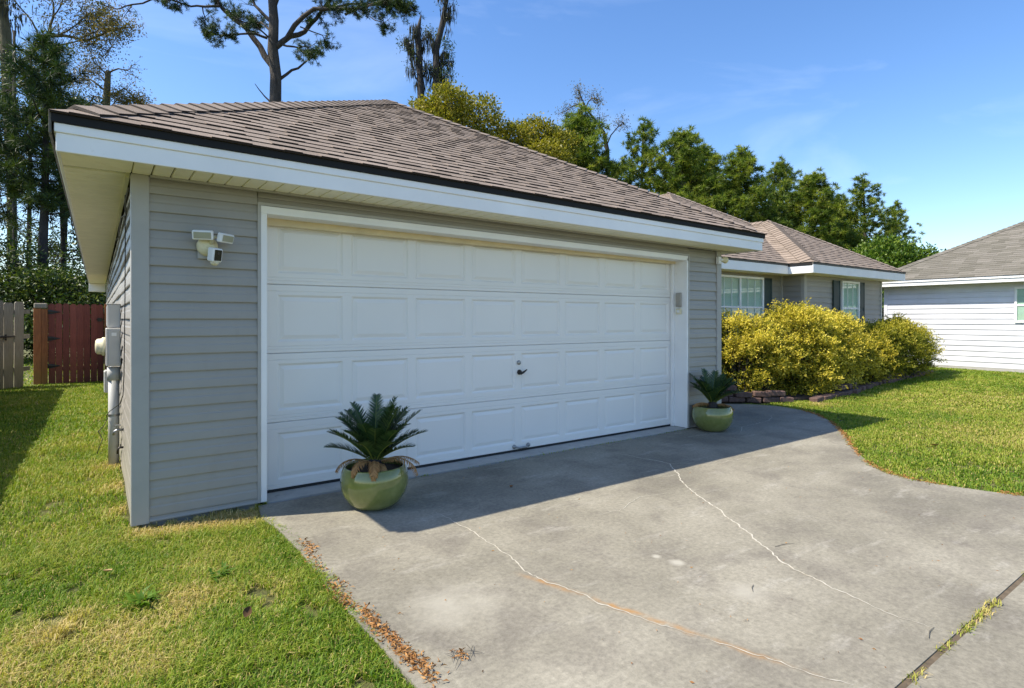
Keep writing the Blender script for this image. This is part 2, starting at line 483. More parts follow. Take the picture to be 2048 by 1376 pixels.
def ribbon(name, pts, w0, w1, mat, seed, z=.0022, parent=None, step=.02):
    rg = random.Random(seed); P = [Vector((p[0], p[1], 0)) for p in pts]; v = []; f = []; off = 0.
    tot = sum((P[i + 1] - P[i]).length for i in range(len(P) - 1)); run = 0
    for i in range(len(P) - 1):
        n = max(2, int((P[i + 1] - P[i]).length / step)); d = (P[i + 1] - P[i]).normalized(); s = Vector((-d.y, d.x, 0))
        for k in range(n):
            q = P[i].lerp(P[i + 1], k / n); off = off * .86 + rg.uniform(-.008, .008)
            t = (run + (P[i + 1] - P[i]).length * k / n) / tot
            wd = rg.uniform(w0, w1) * (min(1, t * 6 + .25)) * min(1, (1 - t) * 5 + .15)
            v += [q + s * (off - wd / 2) + Vector((0, 0, z)), q + s * (off + wd / 2) + Vector((0, 0, z))]
        run += (P[i + 1] - P[i]).length
    for i in range(len(v) // 2 - 1): f.append((2 * i, 2 * i + 2, 2 * i + 3, 2 * i + 1))
    return link(name, mesh(name, v, f, mat), parent)
ribbon('crack', [(3.98, -.37), (4.05, -.75), (4.08, -1.0), (3.90, -1.2), (3.678, -1.455), (3.418, -1.898), (3.141, -2.317), (2.87, -2.734), (2.766, -3.027), (2.722, -3.273), (2.72, -3.55)], .005, .013, M['crack'], 1, parent=drive)
ribbon('crack', [(1.692, -.92), (1.712, -1.287), (1.67, -1.743), (1.657, -2.125), (1.723, -2.496), (1.791, -2.739), (1.87, -2.991)], .003, .008, M['crack'], 2, parent=drive)
ribbon('crack', [(1.86, -2.97), (1.955, -3.184), (1.986, -3.346), (2.042, -3.498)], .002, .006, M['crack'], 12, parent=drive)
ribbon('crack', [(3.4, -1.6), (3.1, -1.5), (2.75, -1.62), (2.5, -1.6)], .002, .005, M['crack'], 3, parent=drive)
ribbon('crack', [(5.9, -.55), (6.3, -.35), (6.9, -.3), (7.4, -.1)], .003, .007, M['crack'], 4, parent=drive)
ribbon('crack', [(4.08, -1.0), (4.5, -1.25), (5.0, -1.28), (5.3, -1.4)], .002, .005, M['crack'], 5, parent=drive)

BED = [(6.3, 1.46), (6.9, 1.40), (7.5, 1.35), (8.0, 1.18), (8.4, .92), (8.9, .62), (9.6, .40), (10.9, .48), (13.1, .86), (16.75, 1.14), (16.75, 1.9), (11.9, 1.9), (11.9, 2.3), (6.3, 2.3)]
tag(MB().prism(BED, -.2, .02).obj('planting_bed', M['mulch']), kind='structure')

# ================================================================== the house
house = empty('house', (0, 0, 0), 0, 'single storey grey sided house with attached two car garage and brown shingle hip roof', 'house')
def sag(x, z): return z - .0095 * (x + .4)

def wallbox(x0, x1, y0, y1, z0, z1):
    return MB().box(x0, x1, y0, y1, z0, z1).obj('wall', M['backing'], house)

PH = .1175
_pl = {}
def plank_mesh(Lg, h, mat, wav=.0015, seed=0):
    key = (round(Lg, 3), round(h, 3), mat.name, seed)
    if key in _pl: return _pl[key]
    rg = random.Random(hash(key[:2]) % 9973 + seed)
    prof = [(0, 0), (.020, .0), (.0215, .006), (.0175, h * .45), (.0135, h * .55), (.0125, h * .68), (.005, h + .004), (0, h + .004)]
    n = max(2, int(Lg / .35)); v = []; f = []; k = len(prof); w = 0
    for i in range(n + 1):
        w = w * .7 + rg.uniform(-wav, wav)
        for j, (d, z) in enumerate(prof):
            v.append((Lg * i / n, -(d + (w if 0 < j < k - 1 else 0)), z))
    for i in range(n):
        for j in range(k):
            a = i * k + j; b = i * k + (j + 1) % k
            f.append((a, a + k, b + k, b))
    f.append(tuple(range(k))); f.append(tuple(range(n * k, n * k + k))[::-1])
    _pl[key] = mesh('siding_plank', v, f, mat)
    return _pl[key]

def side_wall(wall, p, Lg, rz, z_list, mat, h=PH, wav=.0015, seeds=1):
    for i, z in enumerate(z_list):
        link('siding_plank', plank_mesh(Lg, h, mat, wav, i % seeds), wall, (p[0], p[1], z), (0, 0, rz))

ZS = [.043 + PH * k for k in range(0, 19)]
# garage front: left of the door, right of the door, above the door
wl = wallbox(.04, .745, .002, .12, -.1, 2.26)
link('siding_plank', plank_mesh(.66, .04, M['siding']), wl, (.078, 0, .006))
side_wall(wl, (.078, 0), .66, 0, ZS[:18], M['siding'])
link('siding_plank', plank_mesh(.66, .10, M['siding']), wl, (.078, 0, ZS[18]))
wr = wallbox(5.69, 6.25, .002, .12, -.1, 2.20)
link('siding_plank', plank_mesh(.565, .04, M['siding']), wr, (5.655, 0, .006))
side_wall(wr, (5.655, 0), .565, 0, ZS[:18], M['siding'])
wh = wallbox(.745, 5.69, .003, .12, 2.125, 2.20)
for z0_, h_ in ((2.172, .045), (2.217, .048)):
    qv = MB(); zz = lambda x, z: z - .0105 * (x - .4)
    prof_ = [(.002, z0_), (.020, z0_), (.0215, z0_ + .005), (.015, z0_ + h_ * .5), (.005, z0_ + h_ + .003), (.002, z0_ + h_ + .003)]
    for x in (.742, 5.66): qv.v += [(x, -d_, zz(x, z)) for d_, z in prof_]
    for j in range(6): qv.f.append((j, j + 6, (j + 1) % 6 + 6, (j + 1) % 6)); qv.m.append(0)
    qv.f += [(0, 1, 2, 3, 4, 5), (11, 10, 9, 8, 7, 6)]; qv.m += [0, 0]
    qv.obj('siding_plank', M['siding'], wh)
MB().add([(.10, -.030, 2.262), (6.24, -.030, 2.205), (6.24, -.002, 2.205), (.10, -.002, 2.262), (.10, -.024, 2.275), (6.24, -.024, 2.222), (6.24, -.002, 2.222), (.10, -.002, 2.275)],
         [(0, 3, 2, 1), (4, 5, 6, 7), (0, 1, 5, 4), (1, 2, 6, 5), (2, 3, 7, 6), (3, 0, 4, 7)]).obj('siding_trim', M['post'], house)
# garage left side
ws = wallbox(.002, .12, .125, 14.2, -.1, 2.27)
link('siding_plank', plank_mesh(14.1, .04, M['siding'], .004), ws, (0, 14.18, .006), (0, 0, R(-90)))
side_wall(ws, (0, 14.18), 14.1, R(-90), ZS[:18], M['siding'], wav=.004, seeds=6)
link('siding_plank', plank_mesh(14.1, .10, M['siding'], .004), ws, (0, 14.18, ZS[18]), (0, 0, R(-90)))
# garage right side, back, other walls
wq = wallbox(6.17, 6.283, .125, 2.30, -.1, 2.2)
side_wall(wq, (6.285, .07), 2.2, R(90), ZS[:18], M['siding'])
wallbox(.12, 16.0, 14.1, 14.22, -.1, 2.3)
wm = wallbox(6.285, 11.9, 2.302, 2.42, -.1, 2.3)
side_wall(wm, (6.33, 2.30), 5.54, 0, ZS[:19], M['siding'])
wg = wallbox(11.902, 12.02, 1.83, 2.30, -.1, 2.3)
side_wall(wg, (11.90, 2.28), .43, R(-90), ZS[:19], M['siding'])
ww = wallbox(11.95, 15.6, 1.802, 1.92, -.1, 2.3)
side_wall(ww, (11.98, 1.80), 3.58, 0, ZS[:19], M['siding'])
wallbox(15.5, 15.62, 1.93, 14.1, -.1, 2.3)
# corner posts
MB().bbox(-.024, .078, -.028, .075, .0, 2.272, .004).obj('corner_post', M['post'], house)
MB().bbox(6.218, 6.312, -.028, .06, .0, 2.21, .004).obj('corner_post', M['post'], house)
MB().bbox(11.875, 11.98, 1.772, 1.85, .0, 2.27, .004).obj('corner_post', M['post'], house)
MB().bbox(15.56, 15.645, 1.772, 1.85, .0, 2.27, .004).obj('corner_post', M['post'], house)
MB().bbox(11.84, 11.898, 2.245, 2.299, .0, 2.27, .003).obj('corner_post', M['post'], house)

# ---- garage door surround
tr = MB(); tr.box(.738, .758, -.026, .0, .01, 2.158); tr.box(.738, 5.665, -.0262, .0, 2.1585, 2.178); tr.box(5.645, 5.665, -.026, .0, .01, 2.158)
tr.xf(lambda x, y, z: (x, y, z - (.011 * (x - .74) if z > 1 else 0)))
tr.obj('door_channel', M['post'], house)
MB().bbox(.759, .803, -.022, .205, .008, 2.10, .003).obj('door_jamb', M['white'], house)
MB().bbox(5.62, 5.644, -.022, .205, .008, 2.075, .003).obj('door_jamb', M['white'], house)
hd = MB().bbox(.759, 5.644, -.022, .20, 2.10, 2.157, .003).xf(lambda x, y, z: (x, y, z - .011 * (x - .74)))
hd.obj('door_header', M['white'], house)
st = MB().bbox(.804, 5.619, .15, .205, 2.045, 2.105, .004).xf(lambda x, y, z: (x, y, z - (.006 * (x - .74))))
st.obj('door_stop', M['cream'], house)
MB().bbox(5.585, 5.6195, .165, .206, .008, 2.04, .003).obj('door_stop', M['white'], house)

# ---- garage door: four sections, 32 raised panels
door = empty('garage_door'); door.parent = house
DY = .21; SH = .5333; PX = [.93 + .5865 * i for i in range(8)]; PW = .515; PZ0, PZ1 = .088, .452
secx = [.79]
for p in PX: secx += [p, p + PW]
secx += [5.65]
zc = [(0.0, .008), (.004, .0), (.026, .0), (.029, .0035), (.032, .0), (.05, .0), (.053, .0035), (.056, .0), (PZ0, 0), (PZ1, 0), (.478, .0), (.481, .0035), (.484, .0), (.5265, 0), (.5315, .008)]
sm = MB()
for a in range(len(secx) - 1):
    for b in range(len(zc) - 1):
        ispan = (a % 2 == 1) and zc[b][0] == PZ0
        x0, x1 = secx[a], secx[a + 1]; z0, d0 = zc[b]; z1, d1 = zc[b + 1]
        if not ispan:
            sm.add([(x0, d0, z0), (x1, d0, z0), (x1, d1, z1), (x0, d1, z1)], [(0, 1, 2, 3)])
        else:
            i = .016; dp = .012
            sm.add([(x0, 0, z0), (x1, 0, z0), (x1, 0, z1), (x0, 0, z1), (x0 + i, dp, z0 + i), (x1 - i, dp, z0 + i), (x1 - i, dp, z1 - i), (x0 + i, dp, z1 - i)],
                   [(0, 1, 5, 4), (1, 2, 6, 5), (2, 3, 7, 6), (3, 0, 4, 7)])
sm.add([(.79, .008, 0), (5.65, .008, 0), (5.65, .045, 0), (.79, .045, 0), (.79, .008, .5315), (5.65, .008, .5315), (5.65, .045, .5315), (.79, .045, .5315)],
       [(0, 3, 2, 1), (4, 5, 6, 7), (2, 3, 7, 6)])
sec_me = sm.me('door_section', M['door_white'])
pw, ph = PW - .032, PZ1 - PZ0 - .032
pm_ = MB(); i2 = .034
pm_.add([(0, .0121, 0), (pw, .0121, 0), (pw, .0121, ph), (0, .0121, ph), (.006, .012, .006), (pw - .006, .012, .006), (pw - .006, .012, ph - .006), (.006, .012, ph - .006),
         (i2, .003, i2), (pw - i2, .003, i2), (pw - i2, .003, ph - i2), (i2, .003, ph - i2)],
        [(0, 1, 5, 4), (1, 2, 6, 5), (2, 3, 7, 6), (3, 0, 4, 7), (4, 5, 9, 8), (5, 6, 10, 9), (6, 7, 11, 10), (7, 4, 8, 11), (8, 9, 10, 11)])
pan_me = pm_.me('raised_panel', M['door_white'])
for s in range(4):
    link('door_section', sec_me, door, (0, DY, s * SH - .002 + .006))
    for p in PX:
        link('raised_panel', pan_me, door, (p + .016, DY, s * SH + .004 + PZ0 + .016))
MB().box(.805, 5.62, DY - .006, DY + .04, .0045, .026).obj('bottom_seal', M['rubber'], door)
lk = MB().lathe([(.022, 0), (.022, .012), (.012, .018), (.004, .019)], 16, (3.243, DY - .0005, .897), '-y'); lk.obj('lock', M['metal'], door, True)
hh = MB().lathe([(.026, 0), (.026, .012), (.014, .03), (.010, .045)], 14, (3.25, DY - .0005, .80), '-y')
hh.tube([(3.235, DY - .045, .785), (3.265, DY - .05, .80), (3.315, DY - .046, .825)], [.011, .012, .006], 8); hh.obj('handle', M['dark_metal'], door, True)
h2 = MB()
for x in (3.187, 3.363): h2.lathe([(.022, 0), (.022, .008), (.014, .02)], 12, (x, DY - .0005, .055 if x < 3.2 else .055), '-y')
h2.tube([(3.187, DY - .012, .055), (3.23, DY - .035, .045), (3.32, DY - .035, .045), (3.363, DY - .012, .055)], .009, 8)
h2.obj('lift_handle', M['metal'], door, True)

# ---- soffit
sof = empty('soffit'); sof.parent = house
sp = .108
def sofpanel(wd, dp):
    q = MB(); g_ = .006
    q.add([(g_, 0, 0), (wd - g_, 0, 0), (wd - g_, dp, 0), (g_, dp, 0), (.002, 0, .012), (wd - .002, 0, .012), (wd - .002, dp, .012), (.002, dp, .012)],
          [(0, 3, 2, 1), (4, 5, 6, 7), (0, 1, 5, 4), (1, 2, 6, 5), (2, 3, 7, 6), (3, 0, 4, 7)])
    return q.me('soffit_panel', M['soffit'])
fp = sofpanel(sp, .345)
n = int((6.66 + .02) / sp)
for i in range(n):
    x = -.02 + i * sp
    link('soffit_panel', fp, sof, (x, -.368, sag(x, 2.277)), (0, math.atan(.0095), 0))
lp = sofpanel(sp, .345)
for i in range(int(14.95 / sp)):
    y = -.37 + i * sp
    # panels run across the side overhang; mitred at the corner
    if y < 0:
        continue
    link('soffit_panel', lp, sof, (-.025, y, 2.277), (0, 0, R(90)))
q = MB().add([(-.368, -.366, 2.2765), (-.024, -.02, 2.2765), (-.024, .0, 2.2765), (-.368, .0, 2.2765), (-.368, -.366, 2.29), (-.024, -.02, 2.29), (-.024, .0, 2.29), (-.368, .0, 2.29)],
             [(0, 3, 2, 1), (4, 5, 6, 7), (0, 1, 5, 4), (1, 2, 6, 5), (2, 3, 7, 6), (3, 0, 4, 7)]); q.obj('soffit_panel', M['soffit'], sof)
q = MB().add([(-.3675, -.3675, 2.2775), (-.022, -.3675, 2.2775), (-.022, -.025, 2.2775), (-.3675, -.3675, 2.29), (-.022, -.3675, 2.29), (-.022, -.025, 2.29)],
             [(0, 2, 1), (3, 4, 5), (0, 1, 4, 3), (1, 2, 5, 4), (2, 0, 3, 5)]); q.obj('soffit_panel', M['soffit'], sof)
MB().box(-.05, -.026, .08, 14.2, 2.262, 2.276).obj('soffit_channel', M['soffit'], sof)
MB().box(.08, 6.6, -.05, -.024, 2.262, 2.276).xf(lambda x, y, z: (x, y, sag(x, z))).obj('soffit_channel', M['post'], sof)
# soffit return box at the far end of the side eave
MB().bbox(-.385, -.03, 14.3, 14.62, 2.06, 2.272, .004).obj('eave_return', M['fascia'], house)

# ---- fascia and drip edge
def sagbox(*a, b=.003): return MB().bbox(*a, b).xf(lambda x, y, z: (x, y, sag(x, z)))
sagbox(-.385, 6.655, -.385, -.369, 2.268, 2.372).obj('fascia', M['fascia'], house)
sagbox(-.392, 6.665, -.394, -.369, 2.3725, 2.424).obj('fascia', M['fascia'], house)
sagbox(-.402, 6.685, -.405, -.36, 2.4245, 2.472, b=.002).obj('drip_edge', M['drip'], house)
MB().bbox(-.385, -.369, -.3685, 14.62, 2.268, 2.372, .003).obj('fascia', M['fascia'], house)
MB().bbox(-.394, -.369, -.3688, 14.64, 2.3725, 2.424, .003).obj('fascia', M['fascia'], house)
MB().bbox(-.415, -.403, -.402, 14.66, 2.36, 2.478, .002).obj('drip_edge', M['weathered'], house)
sagbox(6.640, 6.656, -.3685, 1.9, 2.268, 2.424).obj('fascia', M['fascia'], house)
MB().box(6.29, 6.638, -.366, 1.9, 2.214, 2.224).obj('soffit_panel', M['soffit'], sof)
# main eave and wing
MB().bbox(6.66, 11.495, 1.916, 1.934, 2.27, 2.445, .003).obj('fascia', M['fascia'], house)
MB().box(6.66, 11.495, 1.908, 1.95, 2.447, 2.482).obj('drip_edge', M['weathered'], house)
MB().bbox(11.498, 11.516, 1.416, 1.95, 2.27, 2.425, .003).obj('fascia', M['fascia'], house)
MB().box(11.488, 11.53, 1.42, 1.95, 2.427, 2.482).obj('drip_edge', M['drip'], house)
MB().bbox(11.4982, 16.0, 1.398, 1.4155, 2.27, 2.445, .003).obj('fascia', M['fascia'], house)
MB().box(11.49, 16.01, 1.39, 1.4185, 2.447, 2.482).obj('drip_edge', M['weathered'], house)
MB().bbox(15.983, 16.0, 1.4158, 13, 2.27, 2.445, .003).obj('fascia', M['fascia'], house)
MB().box(6.66, 11.497, 1.935, 2.30, 2.272, 2.284).obj('soffit_panel', M['soffit'], sof)
MB().box(11.517, 15.98, 1.417, 1.80, 2.272, 2.284).obj('soffit_panel', M['soffit'], sof)
MB().box(11.517, 11.9, 1.801, 2.3, 2.272, 2.284).obj('soffit_panel', M['soffit'], sof)
MB().box(15.63, 15.98, 1.801, 13, 2.272, 2.284).obj('soffit_panel', M['soffit'], sof)

# ---- roofs
def hip_deck(x0, x1, y0, y1, z0, p, fn=None, parent=None):
    h = (x1 - x0) / 2; zt = z0 + h * p; xm = (x0 + x1) / 2
    if y1 - y0 < 2 * h: h2_ = (y1 - y0) / 2
    v = [(x0, y0, z0), (x1, y0, z0), (x1, y1, z0), (x0, y1, z0), (xm, y0 + h, zt), (xm, y1 - h, zt)]
    q = MB().add(v, [(0, 1, 4), (1, 2, 5, 4), (2, 3, 5), (3, 0, 4, 5), (0, 3, 2, 1)])
    if fn: q.xf(fn)
    return q.obj('roof', M['deck'], parent)

def tab_quads(o, a, u, nrm, smin, smax, tmax, seed, expo=.121, w0=.12, w1=.24, rise=(.0085, .0135)):
    """yield 8-vertex shingle tabs on a slope; o eave origin, a along, u upslope, smin/smax(t)"""
    rg = random.Random(seed); k = 0; t = 0.
    while t < tmax - .02:
        t1 = min(t + expo, tmax); s = smin(t) - rg.uniform(0, .2); hi = rg.random() < .5; end = smax(t)
        wob = rg.uniform(-.003, .003)
        while s < end:
            wdt = rg.uniform(w0, w1); s1 = s + wdt
            lo0, lo1 = max(s, smin(t)), min(s1, smax(t)); up0, up1 = max(s, smin(t1)), min(s1, smax(t1))
            if lo1 - lo0 > .015:
                if up1 < up0: m_ = (up0 + up1) / 2; m_ = min(max(m_, smin(t1)), smax(t1)); up0 = up1 = m_; up1 += .002
                h = (rise[1] if hi else rise[0]) + rg.uniform(-.0006, .0006); ht = .002
                gp = .0003
                def P(s_, t_, h_): return o + a * s_ + u * t_ + nrm * h_
                tm = t + (t1 - t) * .74
                def lerp(x, y, q_): return x + (y - x) * q_
                ml, mr = lerp(lo0, up0, .74), lerp(lo1, up1, .74); hm = lerp(h, ht, .74)
                V = [P(lo0 + gp, t + wob, -.002), P(lo1 - gp, t + wob, -.002), P(up1 - gp, t1, -.002), P(up0 + gp, t1, -.002),
                     P(lo0 + gp, t + wob, h), P(lo1 - gp, t + wob, h), P(mr - gp, tm, hm), P(ml + gp, tm, hm), P(up1 - gp, t1 + .004, ht), P(up0 + gp, t1 + .004, ht)]
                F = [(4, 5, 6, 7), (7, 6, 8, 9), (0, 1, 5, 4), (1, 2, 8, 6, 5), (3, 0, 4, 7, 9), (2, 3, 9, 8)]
                yield V, F, (0, 0, 1, 0, 0, 0)  # riser face takes the dark slot, painting the shade under each tab edge
            s = s1; hi = (not hi) if hi else rg.random() < .7
        t += expo; k += 1

def cap_pieces(p0, p1, nA, nB, seed, expo=.142, half=.15, lift=.024):
    """hip cap pieces from the eave end p0 up to p1; nA, nB the normals of both slopes"""
    rg = random.Random(seed); d = (p1 - p0).normalized(); Lg = (p1 - p0).length
    sa = nA.cross(d); sa = sa if sa.dot(nB) < 0 else -sa
    sb = nB.cross(d); sb = sb if sb.dot(nA) < 0 else -sb
    up = (nA + nB).normalized(); s = .17
    while s < Lg:
        e = min(s + expo + .03, Lg + .05); c0 = p0 + d * s; c1 = p0 + d * e; j = rg.uniform(-.008, .008); hf = half + rg.uniform(-.006, .006)
        def sec(c, h): return [c + sa * (hf + j) + nA * h, c + up * (h + .004), c + sb * (hf - j) + nB * h]
        lo, hi = sec(c0, lift), sec(c1, .010)
        bl, bh = sec(c0, .004), sec(c1, .002)
        yield [*lo, *hi, *bl, *bh], [(0, 1, 4, 3), (1, 2, 5, 4), (0, 6, 7, 1), (1, 7, 8, 2), (0, 3, 9, 6), (2, 8, 11, 5), (3, 4, 10, 9), (4, 5, 11, 10)], (0, 0, 0, 0, 1, 1, 0, 0)  # dark slot on both cap sides paints the shadow line along the hip
        s += expo

def put_pieces(pieces, parent, mats, center, limit, fn=None, name='shingle'):
    rows = []
    for V, F, fm in pieces:
        if fn: V = [Vector(fn(*p)) for p in V]
        c = sum(V, Vector()) / len(V)
        rows.append(((c - center).length, V, F, fm or (0,) * len(F)))
    rows.sort(key=lambda r_: r_[0])
    for d_, V, F, fm in rows[:limit]:
        link(name, mesh(name, V, F, mats, fm=list(fm)), parent)
    if rows[limit:]:
        b = MB()
        for d_, V, F, fm in rows[limit:]:
            n_ = len(b.v); b.v += [tuple(p) for p in V]
            for q_, mi in zip(F, fm): b.f.append(tuple(i + n_ for i in q_)); b.m.append(mi)
        tag(b.obj('shingles', mats, parent), kind='stuff')

SHM = [M['shingle'], M['shingle_shade']]
fnG = lambda x, y, z: (x, y, sag(x, z))
GX0, GX1, GY0, GZ, GP = -.412, 6.70, -.42, 2.474, .552
groof = hip_deck(GX0, GX1, GY0, 14.7, GZ, GP, fnG, house)
CAMP = Vector((-.196, -4.45, 1.335))
def slope_pieces(x0, x1, y0, z0, p, seed, **kw):
    Lf = x1 - x0; hh_ = Lf / 2; sl = math.hypot(1, p)
    return list(tab_quads(Vector((x0, y0, z0)), Vector((1, 0, 0)), Vector((0, 1, p)) / sl, Vector((0, -p, 1)) / sl,
                          lambda t: t / sl, lambda t: Lf - t / sl, hh_ * sl, seed, **kw))
def left_slope(x0, y0, y1, z0, p, run, seed, hip0=True, **kw):
    """slope that faces -x"""
    sl = math.hypot(1, p)
    return list(tab_quads(Vector((x0, y0, z0)), Vector((0, 1, 0)), Vector((1, 0, p)) / sl, Vector((-p, 0, 1)) / sl,
                          (lambda t: t / sl) if hip0 else (lambda t: 0), lambda t: y1 - y0, run * sl, seed, **kw))
gm = (GX0 + GX1) / 2; gh = (GX1 - GX0) / 2
nF = Vector((0, -GP, 1)).normalized(); nL = Vector((-GP, 0, 1)).normalized(); nR = Vector((GP, 0, 1)).normalized()
apex = Vector((gm, GY0 + gh, GZ + gh * GP))
capsL = list(cap_pieces(Vector((GX0, GY0, GZ)), apex, nL, nF, 5)); capsR = list(cap_pieces(Vector((GX1, GY0, GZ)), apex, nF, nR, 6))
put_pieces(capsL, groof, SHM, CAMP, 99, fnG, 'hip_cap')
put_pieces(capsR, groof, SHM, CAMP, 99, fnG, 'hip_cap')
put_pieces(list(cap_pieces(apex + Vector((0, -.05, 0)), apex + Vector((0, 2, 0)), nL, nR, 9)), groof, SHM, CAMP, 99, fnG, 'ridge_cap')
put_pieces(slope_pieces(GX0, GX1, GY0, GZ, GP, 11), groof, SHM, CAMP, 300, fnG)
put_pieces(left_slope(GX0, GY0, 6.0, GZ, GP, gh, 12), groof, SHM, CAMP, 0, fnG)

# main block and wing
HP = .60; MX0, MX1, MY0, MZ = 8.55, 16.02, 1.90, 2.483
mroof = hip_deck(MX0, MX1, MY0, 13.5, MZ, HP, None, house)
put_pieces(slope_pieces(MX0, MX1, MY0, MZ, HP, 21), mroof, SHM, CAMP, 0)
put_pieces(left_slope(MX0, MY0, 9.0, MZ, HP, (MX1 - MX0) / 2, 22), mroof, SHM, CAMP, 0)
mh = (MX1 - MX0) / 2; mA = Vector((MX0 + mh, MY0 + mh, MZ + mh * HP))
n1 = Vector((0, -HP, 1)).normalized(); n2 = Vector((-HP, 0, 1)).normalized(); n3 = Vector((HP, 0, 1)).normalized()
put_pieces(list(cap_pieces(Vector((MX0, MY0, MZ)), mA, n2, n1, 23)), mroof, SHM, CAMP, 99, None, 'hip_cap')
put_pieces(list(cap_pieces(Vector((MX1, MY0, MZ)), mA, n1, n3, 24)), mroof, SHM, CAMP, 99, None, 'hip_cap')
WX0, WX1, WY0 = 11.485, 16.022, 1.388
wroof = hip_deck(WX0, WX1, WY0, 6.6, MZ, HP, None, house)
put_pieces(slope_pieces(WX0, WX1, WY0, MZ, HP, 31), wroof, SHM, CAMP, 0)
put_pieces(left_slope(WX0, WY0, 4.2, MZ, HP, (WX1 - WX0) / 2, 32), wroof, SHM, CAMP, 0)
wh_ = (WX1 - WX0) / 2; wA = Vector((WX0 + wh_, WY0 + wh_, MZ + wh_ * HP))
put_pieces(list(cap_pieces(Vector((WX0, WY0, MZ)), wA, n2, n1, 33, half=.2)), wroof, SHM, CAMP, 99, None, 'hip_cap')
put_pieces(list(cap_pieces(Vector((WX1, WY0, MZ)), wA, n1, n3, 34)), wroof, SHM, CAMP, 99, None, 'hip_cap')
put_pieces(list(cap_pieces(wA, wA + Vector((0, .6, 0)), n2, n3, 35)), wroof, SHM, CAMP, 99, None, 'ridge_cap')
# low roof between garage and main block
cr = MB().add([(6.3, 1.9, 2.482), (9.2, 1.9, 2.482), (9.2, 4.5, 2.482), (6.3, 4.5, 2.482), (6.3, 3.2, 3.25), (9.2, 3.2, 3.25)],
              [(0, 1, 5, 4), (2, 3, 4, 5), (0, 4, 3), (1, 2, 5), (0, 3, 2, 1)]).obj('roof', M['deck'], house)
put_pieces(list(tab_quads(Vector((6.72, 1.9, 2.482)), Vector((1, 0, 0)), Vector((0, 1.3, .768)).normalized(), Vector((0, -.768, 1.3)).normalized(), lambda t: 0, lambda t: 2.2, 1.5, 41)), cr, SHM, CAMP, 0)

# ---- windows and shutters of the house
def window(parent, x0, x1, y, z0, z1, cols, rows, halves=1, rz=0):
    wn = empty('window'); wn.parent = parent
    fr = MB(); t = .045
    fr.bbox(x0, x1, y - .045, y + .03, z1 - t, z1, .004); fr.bbox(x0, x1, y - .05, y + .03, z0, z0 + t, .004)
    fr.bbox(x0, x0 + t, y - .044, y + .03, z0 + t, z1 - t, .004); fr.bbox(x1 - t, x1, y - .044, y + .03, z0 + t, z1 - t, .004)
    fr.obj('frame', M['white'], wn)
    hw = (x1 - x0 - t) / halves
    for h in range(halves):
        a = x0 + t + h * hw; b = a + hw - t
        if h: MB().bbox(a - t, a, y - .04, y + .03, z0 + t, z1 - t, .004).obj('mullion', M['white'], wn)
        MB().box(a, b, y - .012, y - .006, z0 + t, z1 - t).obj('pane', M['glass'], wn)
        for c in range(1, cols):
            xx = a + (b - a) * c / cols
            MB().box(xx - .0045, xx + .0045, y - .024, y - .0125, z0 + t, z1 - t).obj('muntin', M['white'], wn)
        for r_ in range(1, rows):
            zz = z0 + t + (z1 - z0 - 2 * t) * r_ / rows
            wd = .016 if r_ * 2 == rows else .0045
            MB().box(a, b, y - .0265, y - .0125, zz - wd, zz + wd).obj('muntin', M['white'], wn)
    MB().box(x0 + .01, x1 - .01, y + .012, y + .02, z0 + .01, z1 - .01).obj('blind', M['blind'], wn)
    MB().bbox(x0 - .03, x1 + .03, y - .075, y - .05, z0 - .03, z0 - .001, .004).obj('sill', M['white'], wn)
    return wn
def shutter(parent, x0, x1, y, z0, z1):
    s_ = MB(); s_.bbox(x0, x1, y - .02, y, z0, z1, .004)
    m_ = (z0 + z1) / 2
    for a, b in ((z0 + .05, m_ - .03), (m_ + .03, z1 - .05)):
        s_.bbox(x0 + .045, x1 - .045, y - .030, y - .0195, a, b, .006)
    s_.bbox(x0, x0 + .04, y - .034, y - .0195, z0, z1, .004); s_.bbox(x1 - .04, x1, y - .034, y - .0195, z0, z1, .004)
    return s_.obj('shutter', M['dark_green'], parent)
window(house, 9.42, 11.09, 2.252, .95, 2.20, 3, 2, 2)
shutter(house, 11.11, 11.46, 2.277, .93, 2.20)
window(house, 13.43, 14.28, 1.752, .95, 2.20, 3, 2, 1)
shutter(house, 13.10, 13.41, 1.777, .93, 2.20)
shutter(house, 14.30, 14.62, 1.777, .93, 2.20)

# ================================================================== neighbour house
nb = empty('neighbour_house', (18.7, 2.9, 0), 0, 'white sided house at the right edge with grey brown shingle roof', 'house')
NL = 9.0
nwall = MB().box(.002, 8.0, -NL, -.004, -.1, 2.30).obj('wall', M['backing'], nb)
for k in range(16):
    link('siding_plank', plank_mesh(NL, .142, M['siding_white'], .0015, 50 + k % 4), nwall, (0, -.02, .06 + .142 * k), (0, 0, R(-90)))
MB().bbox(-.026, .07, -.075, .02, 0, 2.28, .004).obj('corner_post', M['siding_white'], nb)
MB().box(-.02, .3, -NL, .0, -.1, .055).obj('foundation', M['slab'], nb)
NX0, NYB = -.43, .43
MB().bbox(NX0 + .02, NX0 + .04, -NL, NYB - .02, 2.265, 2.36, .003).obj('fascia', M['fascia'], nb)
MB().bbox(NX0 - .005, NX0 + .04, -NL, NYB - .01, 2.362, 2.425, .003).obj('gutter_board', M['fascia'], nb)
MB().bbox(NX0 + .041, 8.4, NYB - .036, NYB - .016, 2.265, 2.425, .003).obj('fascia', M['fascia'], nb)
MB().box(NX0 + .042, .0, -NL, NYB - .04, 2.268, 2.28).obj('soffit', M['fascia'], nb)
nz0 = 2.428; npp = .56; nh = 4.4
